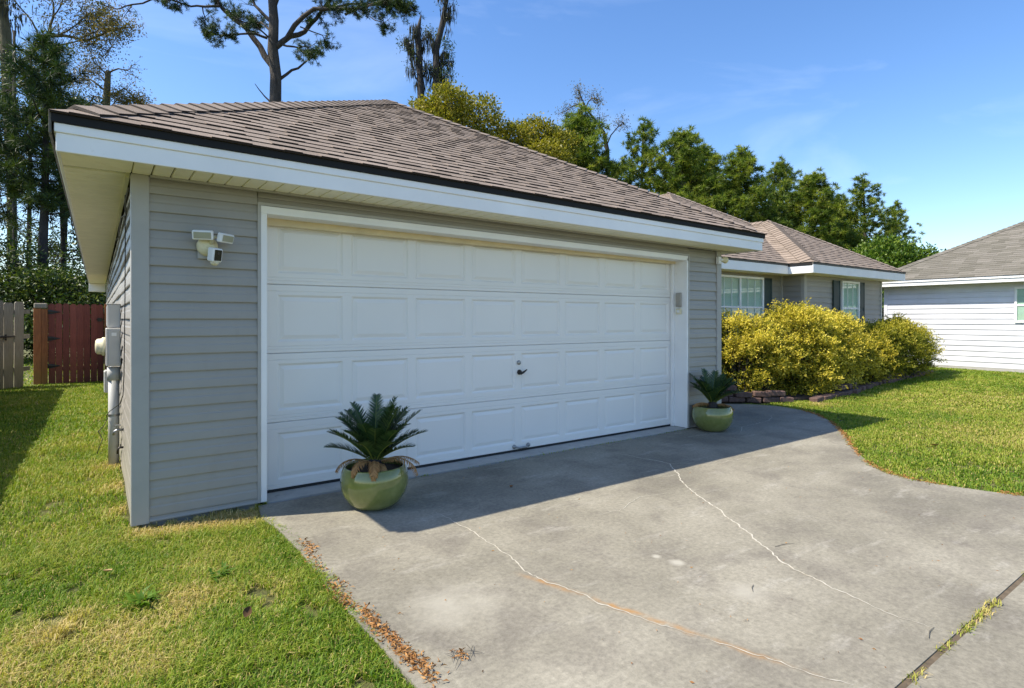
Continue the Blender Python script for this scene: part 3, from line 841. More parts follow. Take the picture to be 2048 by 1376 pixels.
nd = MB().add([(NX0 - .02, NYB, nz0), (NX0 - .02 + 2 * nh, NYB, nz0), (NX0 - .02 + 2 * nh, -NL - 3, nz0), (NX0 - .02, -NL - 3, nz0), (NX0 - .02 + nh, NYB - nh, nz0 + nh * npp), (NX0 - .02 + nh, -NL + nh - 3, nz0 + nh * npp)],
              [(0, 4, 1), (0, 3, 5, 4), (1, 4, 5, 2), (2, 5, 3), (0, 1, 2, 3)]).obj('roof', M['deck'], nb)
sl = math.hypot(1, npp)
pcs = list(tab_quads(Vector((NX0 - .02, NYB, nz0)), Vector((0, -1, 0)), Vector((1, 0, npp)) / sl, Vector((-npp, 0, 1)) / sl, lambda t: t / sl, lambda t: 9.0, nh * sl, 61, w0=.29, w1=.32, rise=(.007, .011)))
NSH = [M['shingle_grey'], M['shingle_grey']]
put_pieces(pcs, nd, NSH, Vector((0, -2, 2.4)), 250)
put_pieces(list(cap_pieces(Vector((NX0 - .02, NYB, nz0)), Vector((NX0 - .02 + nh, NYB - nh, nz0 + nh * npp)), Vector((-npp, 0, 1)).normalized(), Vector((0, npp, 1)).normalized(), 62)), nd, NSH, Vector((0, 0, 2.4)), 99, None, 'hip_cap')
nw = empty('window'); nw.parent = nb
fr = MB(); fr.bbox(-.05, .03, -4.0, -2.97, 2.09, 2.14, .004); fr.bbox(-.052, .03, -4.0, -2.97, 1.24, 1.29, .004); fr.bbox(-.048, .03, -3.02, -2.97, 1.29, 2.09, .004); fr.bbox(-.048, .03, -4.0, -3.95, 1.29, 2.09, .004)
fr.obj('frame', M['white'], nw)
MB().bbox(-.04, .0, -3.95, -3.02, 1.66, 1.71, .003).obj('sash_rail', M['white'], nw)
MB().box(-.03, -.027, -3.95, -3.02, 1.29, 1.66).obj('pane', M['glass'], nw)
MB().box(-.036, -.033, -3.95, -3.02, 1.71, 2.09).obj('pane', M['glass'], nw)
MB().box(-.0255, -.023, -3.96, -3.01, 1.28, 2.1).obj('blind', M['blind'], nw)

# ================================================================== fixtures on the garage
fl = empty('floodlight_camera', (.43, -.022, 1.82), 0, 'white twin floodlight with camera mounted on grey siding left of garage door', 'floodlight')
MB().bbox(-.075, .03, -.012, .0, -.075, .02, .004).obj('mounting_block', M['post'], fl)
MB().lathe([(.066, 0), (.066, .012), (.058, .028), (.03, .04), (.01, .042)], 28, (-.018, -.0125, .012), '-y').obj('base', M['yellowed'], fl, True)
MB().tube([(.0, -.05, .03), (.005, -.075, .055), (.008, -.085, .075)], .013, 10).tube([(-.03, -.085, .075), (.05, -.085, .068)], .011, 8).obj('arm', M['yellowed'], fl, True)
def lamp_head(c, rz, tilt, w_, h_):
    a = empty('lamp_head', c, rz); a.parent = fl; a.rotation_euler = (tilt, 0, rz)
    MB().bbox(-w_ / 2, w_ / 2, -.02, .022, -h_ / 2, h_ / 2, .006).obj('housing', M['white_plastic'], a)
    MB().bbox(-w_ / 2 + .010, w_ / 2 - .010, -.0235, -.0195, -h_ / 2 + .010, h_ / 2 - .010, .002).obj('lens', M['lens'], a)
lamp_head((-.055, -.10, .077), R(-18), R(14), .125, .062)
lamp_head((.083, -.10, .066), R(38), R(14), .115, .062)
cm = empty('camera_body', (.02, -.10, -.052), R(22)); cm.parent = fl; cm.rotation_euler = (R(10), 0, R(22))
MB().bbox(-.034, .034, -.03, .04, -.046, .046, .007).obj('housing', M['white_plastic'], cm)
MB().bbox(-.024, .026, -.0335, -.0295, -.036, .037, .002).obj('front_glass', M['black'], cm)
MB().lathe([(.010, 0), (.010, .003), (.006, .0035)], 14, (.001, -.0332, .012), '-y').obj('camera_lens', M['dark_metal'], cm)
MB().lathe([(.026, -.046), (.026, -.058), (.018, -.069), (.005, -.073)], 18, (0, .0, 0)).obj('motion_sensor', M['yellowed'], cm, True)
MB().tube([(0, .0, -.01), (.012, -.03, -.02), (.018, -.068, -.045)], .012, 8).obj('arm', M['yellowed'], fl, True)

kp = empty('door_keypad', (5.6195, .095, 1.57), 0, 'tall grey garage keypad on the right white door jamb', 'keypad')
MB().bbox(-.022, 0, -.042, .042, -.088, .088, .006).obj('case', M['keypad'], kp)
MB().bbox(-.026, -.021, -.030, .030, -.07, .07, .003).obj('cover', M['keypad'], kp)
db = empty('wall_button', (5.6195, .095, 1.43), 0, 'small yellowed button box below the grey keypad on the door jamb', 'button')
MB().bbox(-.02, 0, -.04, .04, -.034, .034, .006).obj('case', M['yellowed'], db)
MB().bbox(-.024, -.0195, -.02, .02, -.016, .016, .003).obj('push_button', M['white_plastic'], db)

sc = empty('corner_light', (6.215, -.029, 2.08), 0, 'small white sensor light on the right garage corner under the eave', 'light')
MB().bbox(-.03, .02, -.05, .0, -.045, .045, .006).obj('base', M['white_plastic'], sc)
MB().lathe([(.02, 0), (.035, .05), (.045, .09), (.04, .10)], 16, (.02, -.045, .01), 'x').obj('lamp_shade', M['yellowed'], sc, True)
MB().tube([(.0, -.05, 0), (.03, -.06, .01)], .015, 8).obj('arm', M['white_plastic'], sc)

# meter boxes on the side wall
ub = empty('breaker_box', (-.024, 1.98, 1.255), 0, 'tall grey electrical box, upper one on the sunlit side wall', 'electrical box')
MB().bbox(-.100, 0, 0, .26, 0, .215, .005).obj('case', M['grey_box'], ub)
MB().bbox(-.106, -.099, .012, .248, .012, .20, .003).obj('cover', M['grey_box'], ub)
MB().bbox(-.108, .0, -.004, .264, .2155, .222, .002).obj('lid', M['grey_box'], ub)
mbx = empty('meter_box', (-.024, 1.93, .905), 0, 'grey electric meter box with cream glass dome above the conduit', 'meter box')
MB().bbox(-.112, 0, 0, .34, 0, .345, .005).obj('case', M['grey_box'], mbx)
MB().bbox(-.092, -.012, -.004, .001, .02, .325, .002).obj('cover', M['grey_box'], mbx)
MB().bbox(-.070, -.032, -.006, -.003, .275, .305, .001).obj('label_plate', M['white_plastic'], mbx)
MB().lathe([(.022, 0), (.022, .002)], 18, (-.052, -.0045, .07), '-y').obj('knockout', M['grey_box'], mbx)
MB().lathe([(.085, 0), (.085, .025), (.074, .03), (.071, .062), (.055, .076), (.02, .08)], 24, (-.1125, .18, .175), '-x').obj('meter_dome', M['yellowed'], mbx, True)
cd = empty('conduit_pipe', (-.075, 2.02, -.03), 0, 'grey conduit pipe running from the meter box down into the grass', 'pipe')
MB().tube([(0, 0, 0), (0, 0, .86)], .043, 16).obj('pipe', M['pvc'], cd, True)
MB().tube([(0, 0, .80), (0, 0, .92)], .052, 16).obj('coupling', M['pvc'], cd, True)
MB().tube([(0, 0, .47), (0, 0, .49)], .046, 16).box(.0, .05, -.012, .012, .468, .492).obj('strap', M['metal'], cd)
sb = empty('junction_box', (-.024, 2.55, .60), 0, 'small grey utility box low on the side wall behind the conduit', 'electrical box')
MB().bbox(-.115, 0, 0, .16, 0, .22, .005).obj('case', M['grey_box'], sb)
MB().bbox(-.121, -.114, -.004, .164, .008, .212, .003).obj('cover', M['white_plastic'], sb)
MB().tube([(-.055, .08, .22), (-.055, .08, .40)], .016, 10).obj('pipe', M['white_plastic'], sb)
hb = empty('hose_faucet', (-.018, 1.30, .42), 0, 'small metal hose faucet sticking out of the side wall near the corner', 'faucet')
MB().tube([(0, 0, 0), (-.045, 0, 0), (-.065, 0, -.012), (-.07, 0, -.04)], [.011, .011, .013, .012], 10).obj('spout', M['metal'], hb, True)
MB().tube([(-.045, 0, .0), (-.045, 0, .035)], .006, 8).lathe([(.026, 0), (.026, .008)], 12, (-.045, 0, .034)).obj('valve_handle', M['metal'], hb)
h2 = empty('hose_faucet', (-.018, 1.42, .25), 0, 'lower dark pipe stub on the side wall below the hose faucet', 'faucet')
MB().tube([(0, 0, 0), (-.03, 0, 0), (-.04, 0, -.015), (-.042, 0, -.05)], .009, 8).obj('spout', M['dark_metal'], h2, True)
MB().tube([(-.02, .0, .0), (-.02, 0, .03)], .005, 6).obj('valve_handle', M['dark_metal'], h2)
cb = MB().tube([(-.03, .72, 2.26), (-.027, .78, 1.9), (-.025, .9, 1.5), (-.028, 1.0, .9), (-.03, 1.15, .72), (-.045, 1.4, .62), (-.11, 1.75, .52), (-.13, 1.93, .46), (-.125, 2.0, .42), (-.15, 1.98, .36), (-.19, 1.9, .33), (-.16, 1.85, .26), (-.19, 1.83, .18), (-.2, 1.85, .14)], .0035, 6)
tag(cb.obj('cable', M['rubber']), 'thin black cable looping down the side wall and around the conduit', 'cable')
cb2 = MB().tube([(-.03, .10, 2.20), (-.045, .22, 2.13), (-.03, .5, 2.08), (-.04, 1.2, 2.16), (-.03, 2.4, 2.14), (-.03, 3.2, 2.2)], .006, 6)
tag(cb2.obj('cable', M['weathered']), 'dark cable sagging along the side wall just under the soffit', 'cable')

# ================================================================== fence, gate
def picket(wd, h, th=.018, dog=.03, seed=0):
    rg = random.Random(seed); j = rg.uniform(-.006, .006)
    p = [(0, 0), (wd, 0), (wd + j * .3, h - dog), (wd - dog, h + j), (dog, h + j), (0, h - dog)]
    q = MB(); n_ = len(p)
    q.add([(x, 0, z) for x, z in p] + [(x, th, z) for x, z in p], [tuple(range(n_)), tuple(range(n_, 2 * n_))[::-1]] + [((i + 1) % n_, i, n_ + i, n_ + (i + 1) % n_) for i in range(n_)])
    return q
def fence_run(root, p0, p1, h, mat, wd=.135, gap=.006, seed=0, name='picket', z0=-.02):
    rg = random.Random(seed); P0 = Vector((*p0, 0)); P1 = Vector((*p1, 0)); d = P1 - P0; Lg = d.length; ang = math.atan2(d.y, d.x); s = 0
    ms = [picket(wd, h, seed=seed * 7 + i).me(name, mat) for i in range(3)]
    while s + wd < Lg + .03:
        o = link(name, rg.choice(ms), root, (P0 + d.normalized() * s + Vector((0, 0, z0 + rg.uniform(-.02, .02)))), (0, rg.uniform(-.008, .008), ang))
        s += wd + gap
    for z in (.30, h * .55, h - .28): MB().box(0, Lg, .02, .058, z, z + .085).obj('rail', mat, root, loc=P0, rot=(0, 0, ang))
fn = empty('wood_fence', (-1.3, 10, 0), 0, 'weathered grey picket fence at the left edge leading up to the red gate', 'fence')
fn.location = (0, 0, 0)
fence_run(fn, (-1.935, 9.98), (-1.29, 10.62), 1.72, M['wood_grey'], wd=.178, gap=.016, seed=5, z0=-.05)
fence_run(fn, (-2.06, -.5), (-1.95, 9.95), 1.74, M['wood_grey'], wd=.14, seed=6)
hg = MB(); hg.tube([(-1.78, 10.10, .99), (-1.62, 10.26, .99), (-1.50, 10.385, .99)], [.018, .016, .006], 6); hg.tube([(-1.63, 10.245, .92), (-1.63, 10.245, 1.04)], .013, 6)
hg.obj('strap_hinge', M['dark_metal'], fn)

gt = empty('wood_gate', (0, 0, 0), 0, 'dark red stained wooden gate with black strap hinges between house and fence', 'gate')
GYY = 10.8
xs = [-1.02 + i * .117 for i in range(8)]
for i, x in enumerate(xs):
    link('picket', picket(.112, 1.67, seed=90 + i).me('picket', M['wood_red']), gt, (x, GYY + (.006 if i % 2 else 0), -.01 + random.uniform(-.015, .015)), (0, random.uniform(-.006, .006), 0))
for z in (.25, 1.35): MB().box(-1.02, -.09, GYY + .026, GYY + .064, z, z + .09).obj('rail', M['wood_red'], gt)
for z in (1.48, .93, .36):
    b = MB(); b.add([(-1.20, GYY - .03, z - .02), (-1.04, GYY - .012, z - .045), (-.98, GYY - .012, z - .045), (-.83, GYY - .006, z - .006), (-.83, GYY - .006, z + .006), (-.98, GYY - .012, z + .045), (-1.04, GYY - .012, z + .045), (-1.20, GYY - .03, z + .02),
                    (-1.20, GYY - .02, z - .02), (-1.04, GYY - .002, z - .045), (-.98, GYY - .002, z - .045), (-.83, GYY - .001, z - .006), (-.83, GYY - .001, z + .006), (-.98, GYY - .002, z + .045), (-1.04, GYY - .002, z + .045), (-1.20, GYY - .02, z + .02)],
                   [tuple(range(8)), tuple(range(8, 16))[::-1]] + [((i + 1) % 8, i, 8 + i, 8 + (i + 1) % 8) for i in range(8)])
    b.tube([(-1.04, GYY - .018, z - .05), (-1.04, GYY - .018, z + .05)], .012, 8); b.obj('strap_hinge', M['dark_metal'], gt)
lt = MB().bbox(-.20, -.12, GYY - .012, GYY - .001, 1.28, 1.36, .003).tube([(-.22, GYY - .02, 1.32), (-.06, GYY - .02, 1.32)], .008, 6); lt.obj('latch', M['dark_metal'], gt)
gp = empty('gate_post', (-1.13, 10.80, 0), 0, 'orange stained gate post carrying the hinges beside the red gate', 'post')
MB().bbox(-.13, -.005, -.03, .06, -.05, 1.55, .004).obj('board', M['wood_orange'], gp)
MB().bbox(-.002, .095, -.032, .06, -.05, 1.54, .004).obj('board', M['wood_orange'], gp)
MB().bbox(-.125, .092, -.06, .05, 1.555, 1.66, .015).obj('post_cap', M['wood_grey'], gp)
g2 = empty('gate_post', (-.02, 10.80, 0), 0, 'orange stained latch post between the red gate and the house wall', 'post')
MB().bbox(-.055, .0, -.03, .06, -.05, 1.66, .004).obj('board', M['wood_orange'], g2)
MB().bbox(-.0545, -.0005, .061, .14, -.05, 1.62, .004).obj('board', M['wood_grey'], g2)

# behind the wing: a short fence and a folded blue parasol
f2 = empty('wood_fence', (0, 0, 0), 0, 'short stretch of tan wooden fence between the two houses', 'fence')
fence_run(f2, (16.0, 3.75), (18.66, 3.75), 1.66, M['wood_grey'], wd=.15, seed=8)
um = empty('patio_umbrella', (20.0, 3.9, 0), 0, 'folded blue patio umbrella between the two houses', 'umbrella')
um.location = (17.62, 4.5, 0)
MB().tube([(0, 0, 0), (0, 0, 2.3)], .02, 8).obj('pole', M['metal'], um)
MB().lathe([(.25, 0), (.24, .05), (.05, .07)], 18).obj('base', M['slab'], um)
cn = MB(); nn = 20
prof = [(.03, 2.26), (.09, 2.1), (.13, 1.8), (.16, 1.4), (.20, 1.05)]
for r_, z in prof:
    for k in range(nn):
        rr = r_ * (1.2 if k % 2 else .72); a = 2 * math.pi * k / nn; cn.v.append((rr * math.cos(a), rr * math.sin(a), z))
for i in range(len(prof) - 1):
    for k in range(nn):
        a = i * nn + k; b = i * nn + (k + 1) % nn; cn.f.append((a, a + nn, b + nn, b)); cn.m.append(0)
cn.f.append(tuple(range(nn))); cn.m.append(0); cn.obj('canopy', M['blue'], um)

# ================================================================== edging of the bed
ed = empty('brick_edging', (0, 0, 0), 0, 'low curved edging of red brown blocks around the shrub bed', 'edging')
bm_ = [MB().bbox(-.135 + q_, .135 - q_, -.07, .07, 0, .085, .012).me('brick', M['brick']) for q_ in (0, .02, -.01)]
def lay(pts, z, step, seed):
    rg = random.Random(seed); P = [Vector((*p, 0)) for p in pts]; acc = 0
    for i in range(len(P) - 1):
        d = P[i + 1] - P[i]; Lg = d.length; s = acc
        while s < Lg:
            c = P[i] + d * (s / Lg)
            link('brick', rg.choice(bm_), ed, (c.x + rg.uniform(-.025, .025), c.y + rg.uniform(-.025, .025), z + rg.uniform(-.012, .006)), (rg.uniform(-.06, .06), rg.uniform(-.06, .06), math.atan2(d.y, d.x) + rg.uniform(-.16, .16)))
            s += step
        acc = s - Lg
lay([(7.2, 1.36), (7.75, 1.28), (8.1, 1.08), (8.45, .82), (8.95, .50), (9.1, .42)], -.012, .275, 1)
lay([(7.3, 1.37), (7.8, 1.28), (8.15, 1.06), (8.5, .80), (8.9, .54)], .078, .28, 2)
lay([(7.9, 1.27), (8.25, 1.02)], .168, .30, 3)
lay([(9.45, .30), (10.2, .36), (10.95, .43), (12.0, .62), (13.1, .80), (14.5, .92), (15.6, 1.0), (16.75, 1.08)], -.03, .31, 4)
lay([(10.6, .47), (11.4, .58)], .072, .33, 5)
lay([(13.6, .90), (14.4, .96)], .072, .33, 7)
lay([(16.5, 1.1), (16.6, 1.12)], .165, .3, 6)

# ================================================================== foliage tools
def unit(a): return a / np.maximum(np.linalg.norm(a, axis=1, keepdims=True), 1e-9)
def rdir(n, rg): return unit(rg.normal(size=(n, 3)))
def leaf_arrays(C, Dr, Lg, wd, rg, curl=.15):
    n = len(C); Dr = unit(Dr); S = unit(np.cross(Dr, rdir(n, rg))); Nn = np.cross(Dr, S)
    Lg = np.broadcast_to(np.asarray(Lg, float), (n,))[:, None]; wd = np.broadcast_to(np.asarray(wd, float), (n,))[:, None]
    V = np.stack([C, C + Dr * Lg * .5 + S * wd * .5 + Nn * Lg * curl, C + Dr * Lg, C + Dr * Lg * .5 - S * wd * .5 + Nn * Lg * curl], 1).reshape(-1, 3)
    return V, np.arange(4 * n).reshape(n, 4)
def needle_arrays(C, n_each, r, wd, rg, bias=(0, 0, .25)):
    m = len(C); N_ = m * n_each; c = np.repeat(C, n_each, 0); d = unit(rdir(N_, rg) + np.asarray(bias))
    if np.ndim(r): r = np.repeat(r, n_each)
    L_ = (np.asarray(r) * rg.uniform(.65, 1.1, N_))[:, None]; S = unit(np.cross(d, rdir(N_, rg))) * wd
    V = np.stack([c + d * L_ * .12 - S * .5, c + d * L_ * .12 + S * .5, c + d * L_ + S * .12], 1).reshape(-1, 3)
    return V, np.arange(3 * N_).reshape(N_, 3)

def tree_parts(name, trunk_me, crown_me, loc, rz, label, cat='tree', group=None, sc=1., extra=()):
    t = empty(name, loc, rz, label, cat, group); t.scale = (sc, sc, sc) if np.isscalar(sc) else sc
    link('trunk', trunk_me, t)
    if crown_me: link('crown', crown_me, t)
    for nm, me in extra: tag(link(nm, me, t), kind='stuff')
    return t

def make_pine(h, base, rmax, seed, clump=.34, nlimb=46, needles=17, wd=.035, mat='needles', top=.12, dens=1., bm='bark', tr=None):
    rg = np.random.default_rng(seed); b = MB(); C = []; CR = []
    lean = rg.uniform(-.02, .02, 2); tr = tr or h * .016
    tp = [(lean[0] * z + .05 * math.sin(z * .6 + seed), lean[1] * z, z) for z in np.linspace(-.2, h, 12)]
    b.tube(tp, [tr * (1.15 - .95 * i / 11) for i in range(12)], 8)
    for i in range(nlimb):
        f = (i + rg.uniform(0, 1)) / nlimb; z = base + (h - base) * f * .97
        prof = (math.sin(math.pi * min(1, (f * .8 + .17))) ** .7) * rg.uniform(.6, 1.1)
        prof *= (1.02 - f) ** .22; Lg = max(.3, rmax * prof); a = i * 2.4 + rg.uniform(-.5, .5); up = rg.uniform(.0, .55) + f * .5
        p0 = np.array([lean[0] * z, lean[1] * z, z]); d = np.array([math.cos(a), math.sin(a), 0])
        pts = [p0 + d * Lg * t + np.array([0, 0, Lg * (up * t * t - .08 * t)]) for t in (0, .35, .7, 1)]
        b.tube(pts, [tr * .28 * (1 - f * .5), tr * .2 * (1 - f * .5), .02, .008], 5, caps=False)
        for k in range(int((4 + Lg * 5.2) * dens)):
            t = rg.uniform(.3, 1.05); q = pts[0] + d * Lg * t + np.array([0, 0, Lg * (up * t * t - .08 * t)])
            q = q + rg.normal(0, 1, 3) * np.array([.22, .22, .15]) * (1 + Lg * .18); C.append(q); CR.append(clump * rg.uniform(.7, 1.2))
    for k in range(5): C.append(np.array([lean[0] * h, lean[1] * h, h]) + rg.normal(0, .2, 3)); CR.append(clump)
    C = np.array(C); V, F = needle_arrays(C, needles, np.array(CR), wd, rg)
    tint = np.repeat(np.clip(np.repeat(rg.uniform(.1, .9, len(C)), needles) + rg.normal(0, .18, len(F)), 0, 1), 3)
    return b.me('trunk', M[bm], True), amesh('crown', V, F, M[mat], tint)

def crown_blobs(blobs, n, rg, fill=.45):
    """points through lumpy crown volume; blobs (cx,cy,cz,rx,ry,rz)"""
    B = np.array(blobs); w_ = B[:, 3] * B[:, 4] * B[:, 5]; idx = rg.choice(len(B), n, p=w_ / w_.sum())
    d = rdir(n, rg); rr = rg.uniform(fill, 1, n)[:, None] ** .6
    return B[idx, :3] + d * rr * B[idx, 3:], d

def make_broad(h, blobs, seed, nspray, per, leaf, wd, mat, tr=.2, bm='bark_dark', spread=.28, trunk_top=None, tint=(.0, 1.), up=.3):
    rg = np.random.default_rng(seed); b = MB(); zt = trunk_top or h * .6
    tp = [(.08 * math.sin(z * .8 + seed), .08 * math.cos(z * .7), z) for z in np.linspace(-.2, zt, 8)]
    b.tube(tp, [tr * (1.15 - .75 * i / 7) for i in range(8)], 8)
    for (cx_, cy_, cz_, rx, ry, rz_) in blobs:
        z0 = min(zt * .95, max(zt * .3, cz_ - rz_ * 1.2)); p0 = np.array([0, 0, z0]); p1 = np.array([cx_, cy_, cz_ + rz_ * .3]); md = (p0 + p1) / 2 + rg.normal(0, .15, 3) * max(rx, .5)
        b.tube([p0, md, p1], [tr * .5, tr * .28, tr * .06], 6, caps=False)
        for k in range(7):
            e = np.array([cx_, cy_, cz_]) + rdir(1, rg)[0] * np.array([rx, ry, rz_]) * .85
            s_ = md + (p1 - md) * rg.uniform(0, 1); b.tube([s_, (s_ + e) / 2 + rg.normal(0, .1, 3), e], [tr * .14, tr * .08, tr * .02], 4, caps=False)
    C, d = crown_blobs(blobs, nspray, rg)
    c = np.repeat(C, per, 0) + rg.normal(0, spread * .5, (nspray * per, 3)) * np.array([1, 1, .7]); dd = np.repeat(d, per, 0) * .6 + rdir(len(c), rg) + np.array([0, 0, up])
    V, F = leaf_arrays(c, dd, leaf * rg.uniform(.7, 1.3, len(c)), wd * rg.uniform(.7, 1.3, len(c)), rg)
    t_ = np.clip(np.repeat(rg.uniform(tint[0], tint[1], nspray), per) + rg.normal(0, .15, len(c)), 0, 1)
    return b.me('trunk', M[bm], True), amesh('crown', V, F, M[mat], np.repeat(t_, 4))

# ================================================================== trees behind the house (right half)
pv = [make_pine(14, 2.0, 3.1, 100, dens=1.85, clump=.40, nlimb=72, needles=44, wd=.05), make_pine(14, 2.6, 2.9, 101, dens=1.7, clump=.38, nlimb=68, needles=44, wd=.05),
      make_pine(14, 2.2, 3.4, 102, dens=1.85, clump=.40, nlimb=68, needles=44, wd=.05), make_pine(14, 2.4, 3.0, 103, dens=1.15, clump=.38, nlimb=56, needles=44, wd=.05)]
PINES = [(26.856, 25.359, 15.9, 0, 1.05, 'dark pine just right of the yellow green trees behind the garage roof'),
         (31.943, 24.159, 15.6, 3, .85, 'open crowned pine with branches showing, standing behind the pointed garage roof slope'),
         (32.67, 21.17, 14.5, 2, 1.0, 'broad pine, tallest of those behind the main roof peak'),
         (37.353, 22.725, 14.6, 1, 1.0, 'pine with narrow dark top right of the tallest broad pine'),
         (35.858, 18.872, 13.0, 0, 1.1, 'round topped pine in the middle of the pine row'),
         (42.071, 19.325, 13.4, 1, .85, 'slim pointed pine peeking up right of the round topped pine'),
         (40.063, 15.842, 11.5, 2, 1.15, 'wide bushy pine above the wing roof'),
         (45.889, 16.574, 10.6, 0, .95, 'half hidden pine left of the last loose crowned pine'),
         (45.365, 14.487, 11.6, 3, 1.05, 'loose crowned pine at the right end of the pine row'),
         (48.9, 13.9, 10.0, 3, .9, 'small ragged pine leaning out at the far right end of the row')]
for i, (x, y, h, k, ws_, lab) in enumerate(PINES):
    s_ = h / 14
    tree_parts('pine_tree', pv[k][0], pv[k][1], (x, y, -.03), i * 1.3, lab, 'pine tree', 'pine row behind the house', (s_ * ws_ * 1.12, s_ * ws_ * 1.12, s_))
lower = [make_pine(9, .6, 2.6, 110, dens=2.0, clump=.5, nlimb=46, wd=.06)]
for i, (x, y, h, lab) in enumerate([(38, 17.5, 8.5, 'low dense young pine under the round topped pine'), (43, 15.2, 8.2, 'low dense young pine under the wide bushy pine'), (34.2, 20, 9.3, 'low dense young pine under the tallest broad pine')]):
    tree_parts('pine_tree', lower[0][0], lower[0][1], (x, y, -.03), i * 2.1, lab, 'pine tree', 'young pines behind the house', h / 9)

def blobs_rand(seed, n, cx_, cz_, R_, H_, r0, r1):
    rg = np.random.default_rng(seed); o = []
    for i in range(n):
        a = rg.uniform(0, 6.283); q = math.sqrt(rg.uniform(0, 1)); z = rg.uniform(-1, 1); k = math.sqrt(max(.05, 1 - z * z * .8)); r_ = rg.uniform(r0, r1)
        o.append((cx_ + R_ * q * k * math.cos(a), R_ * q * k * math.sin(a), cz_ + H_ * z, r_, r_, r_ * .85))
    return o
t, c = make_broad(15, blobs_rand(1, 34, 0, 11.4, 3.3, 3.0, .8, 1.35), 201, 4200, 12, .17, .10, 'leaf_yellow', spread=.45, trunk_top=11)
tree_parts('oak_tree', t, c, (17.1, 26.2, -.03), 0, 'yellow green leafy tree directly right of the garage roof peak', 'tree', 'yellow green trees behind the roof')
t, c = make_broad(14, blobs_rand(2, 26, 0, 10.1, 2.6, 3.2, .8, 1.25), 202, 3200, 12, .17, .10, 'leaf_yellow', spread=.45, trunk_top=10)
tree_parts('oak_tree', t, c, (22.0, 23.9, -.03), 0, 'second yellow green tree, left of the dark pine behind the roof', 'tree', 'yellow green trees behind the roof')
t, c = make_broad(6.4, [(-1.6, 0, 3.9, 1.6, 1.5, 1.4), (.2, .3, 4.7, 1.7, 1.6, 1.5), (1.9, 0, 4.3, 1.5, 1.5, 1.3), (-3.0, 0, 3.2, 1.3, 1.3, 1.2), (3.1, .2, 3.8, 1.0, 1.0, 1.0), (0, 0, 2.5, 2.8, 2.0, 1.3)], 203, 3000, 12, .18, .10, 'leaf_green', spread=.4, trunk_top=3.5, up=.6)
tree_parts('green_tree', t, c, (37.574, 10.24, -.03), -HEAD, 'bright green leafy tree low behind the wing roof', 'tree')

# sketch trees: limb polylines in a plane facing the view, with depth added
def sketch(trunk, tr, limbs, seed, bm, kind, mat, per=10, clump=.3, leafs=(.12, .06), depth=.9, twig=(.5, 1.2), f0=.3, dup=2):
    """trunk / limbs: [(lateral, height)..]; limb = (points, r0, r1, twigs, foliage 0..1, depth slope)"""
    rg = np.random.default_rng(seed); b = MB(); C = []; TD = []
    b.tube([(x, 0, z) for x, z in trunk], tr, 9)
    for pts, r0, r1, nt_, fo, ds in limbs:
        n_ = len(pts); P = [np.array([x, ds * i / (n_ - 1) * depth * 2 + (rg.normal(0, .1) if i else 0), z]) for i, (x, z) in enumerate(pts)]
        # smooth the limb with an extra midpoint each
        Q = [P[0]]
        for i in range(n_ - 1): Q += [(P[i] + P[i + 1]) / 2 + rg.normal(0, .05, 3) * np.linalg.norm(P[i + 1] - P[i]), P[i + 1]]
        rr = [r0 + (r1 - r0) * i / (len(Q) - 1) for i in range(len(Q))]
        b.tube(Q, rr, 6, caps=False)
        for k in range(nt_):
            f = rg.uniform(f0, 1.0); i = min(int(f * (len(Q) - 1)), len(Q) - 2); g_ = f * (len(Q) - 1) - i; s_ = Q[i] + (Q[i + 1] - Q[i]) * g_
            d = (Q[i + 1] - Q[i]); d = d / np.linalg.norm(d) * .5 + rdir(1, rg)[0] * .9 + np.array([0, 0, .1]); d /= np.linalg.norm(d)
            Lt = rg.uniform(*twig) * (1.1 - .4 * f); e = s_ + d * Lt; md = (s_ + e) / 2 + rg.normal(0, .08, 3) * Lt
            b.tube([s_, md, e], [max(.012, r1 * .7), .011, .006], 4, caps=False)
            for q in range(3):
                e2 = md + (d * .6 + rdir(1, rg)[0]) * Lt * .5; b.tube([md, e2], [.009, .005], 3, caps=False)
                if rg.random() < fo: C.append(e2); TD.append(d)
            if rg.random() < fo: C.append(e); TD.append(d)
    if not C: return b.me('trunk', M[bm], True), None
    C = np.array(C); TD = np.array(TD)
    if kind == 'needle':
        C2 = np.concatenate([C, C + rg.normal(0, .07, C.shape)]); V, F = needle_arrays(C2, per, clump, .017, rg, (0, 0, .1)); k_ = 3; m_ = len(C2)
    else:
        c = np.repeat(C, per, 0) + rg.normal(0, clump * .6, (len(C) * per, 3)); V, F = leaf_arrays(c, rdir(len(c), rg) + np.repeat(TD, per, 0) * .5, leafs[0] * rg.uniform(.6, 1.3, len(c)), leafs[1], rg); k_ = 4; m_ = len(C)
    tint = np.clip(np.repeat(rg.uniform(.1, .9, m_), per) + rg.normal(0, .15, m_ * per), 0, 1)
    return b.me('trunk', M[bm], True), amesh('crown', V, F, M[mat], np.repeat(tint, k_))

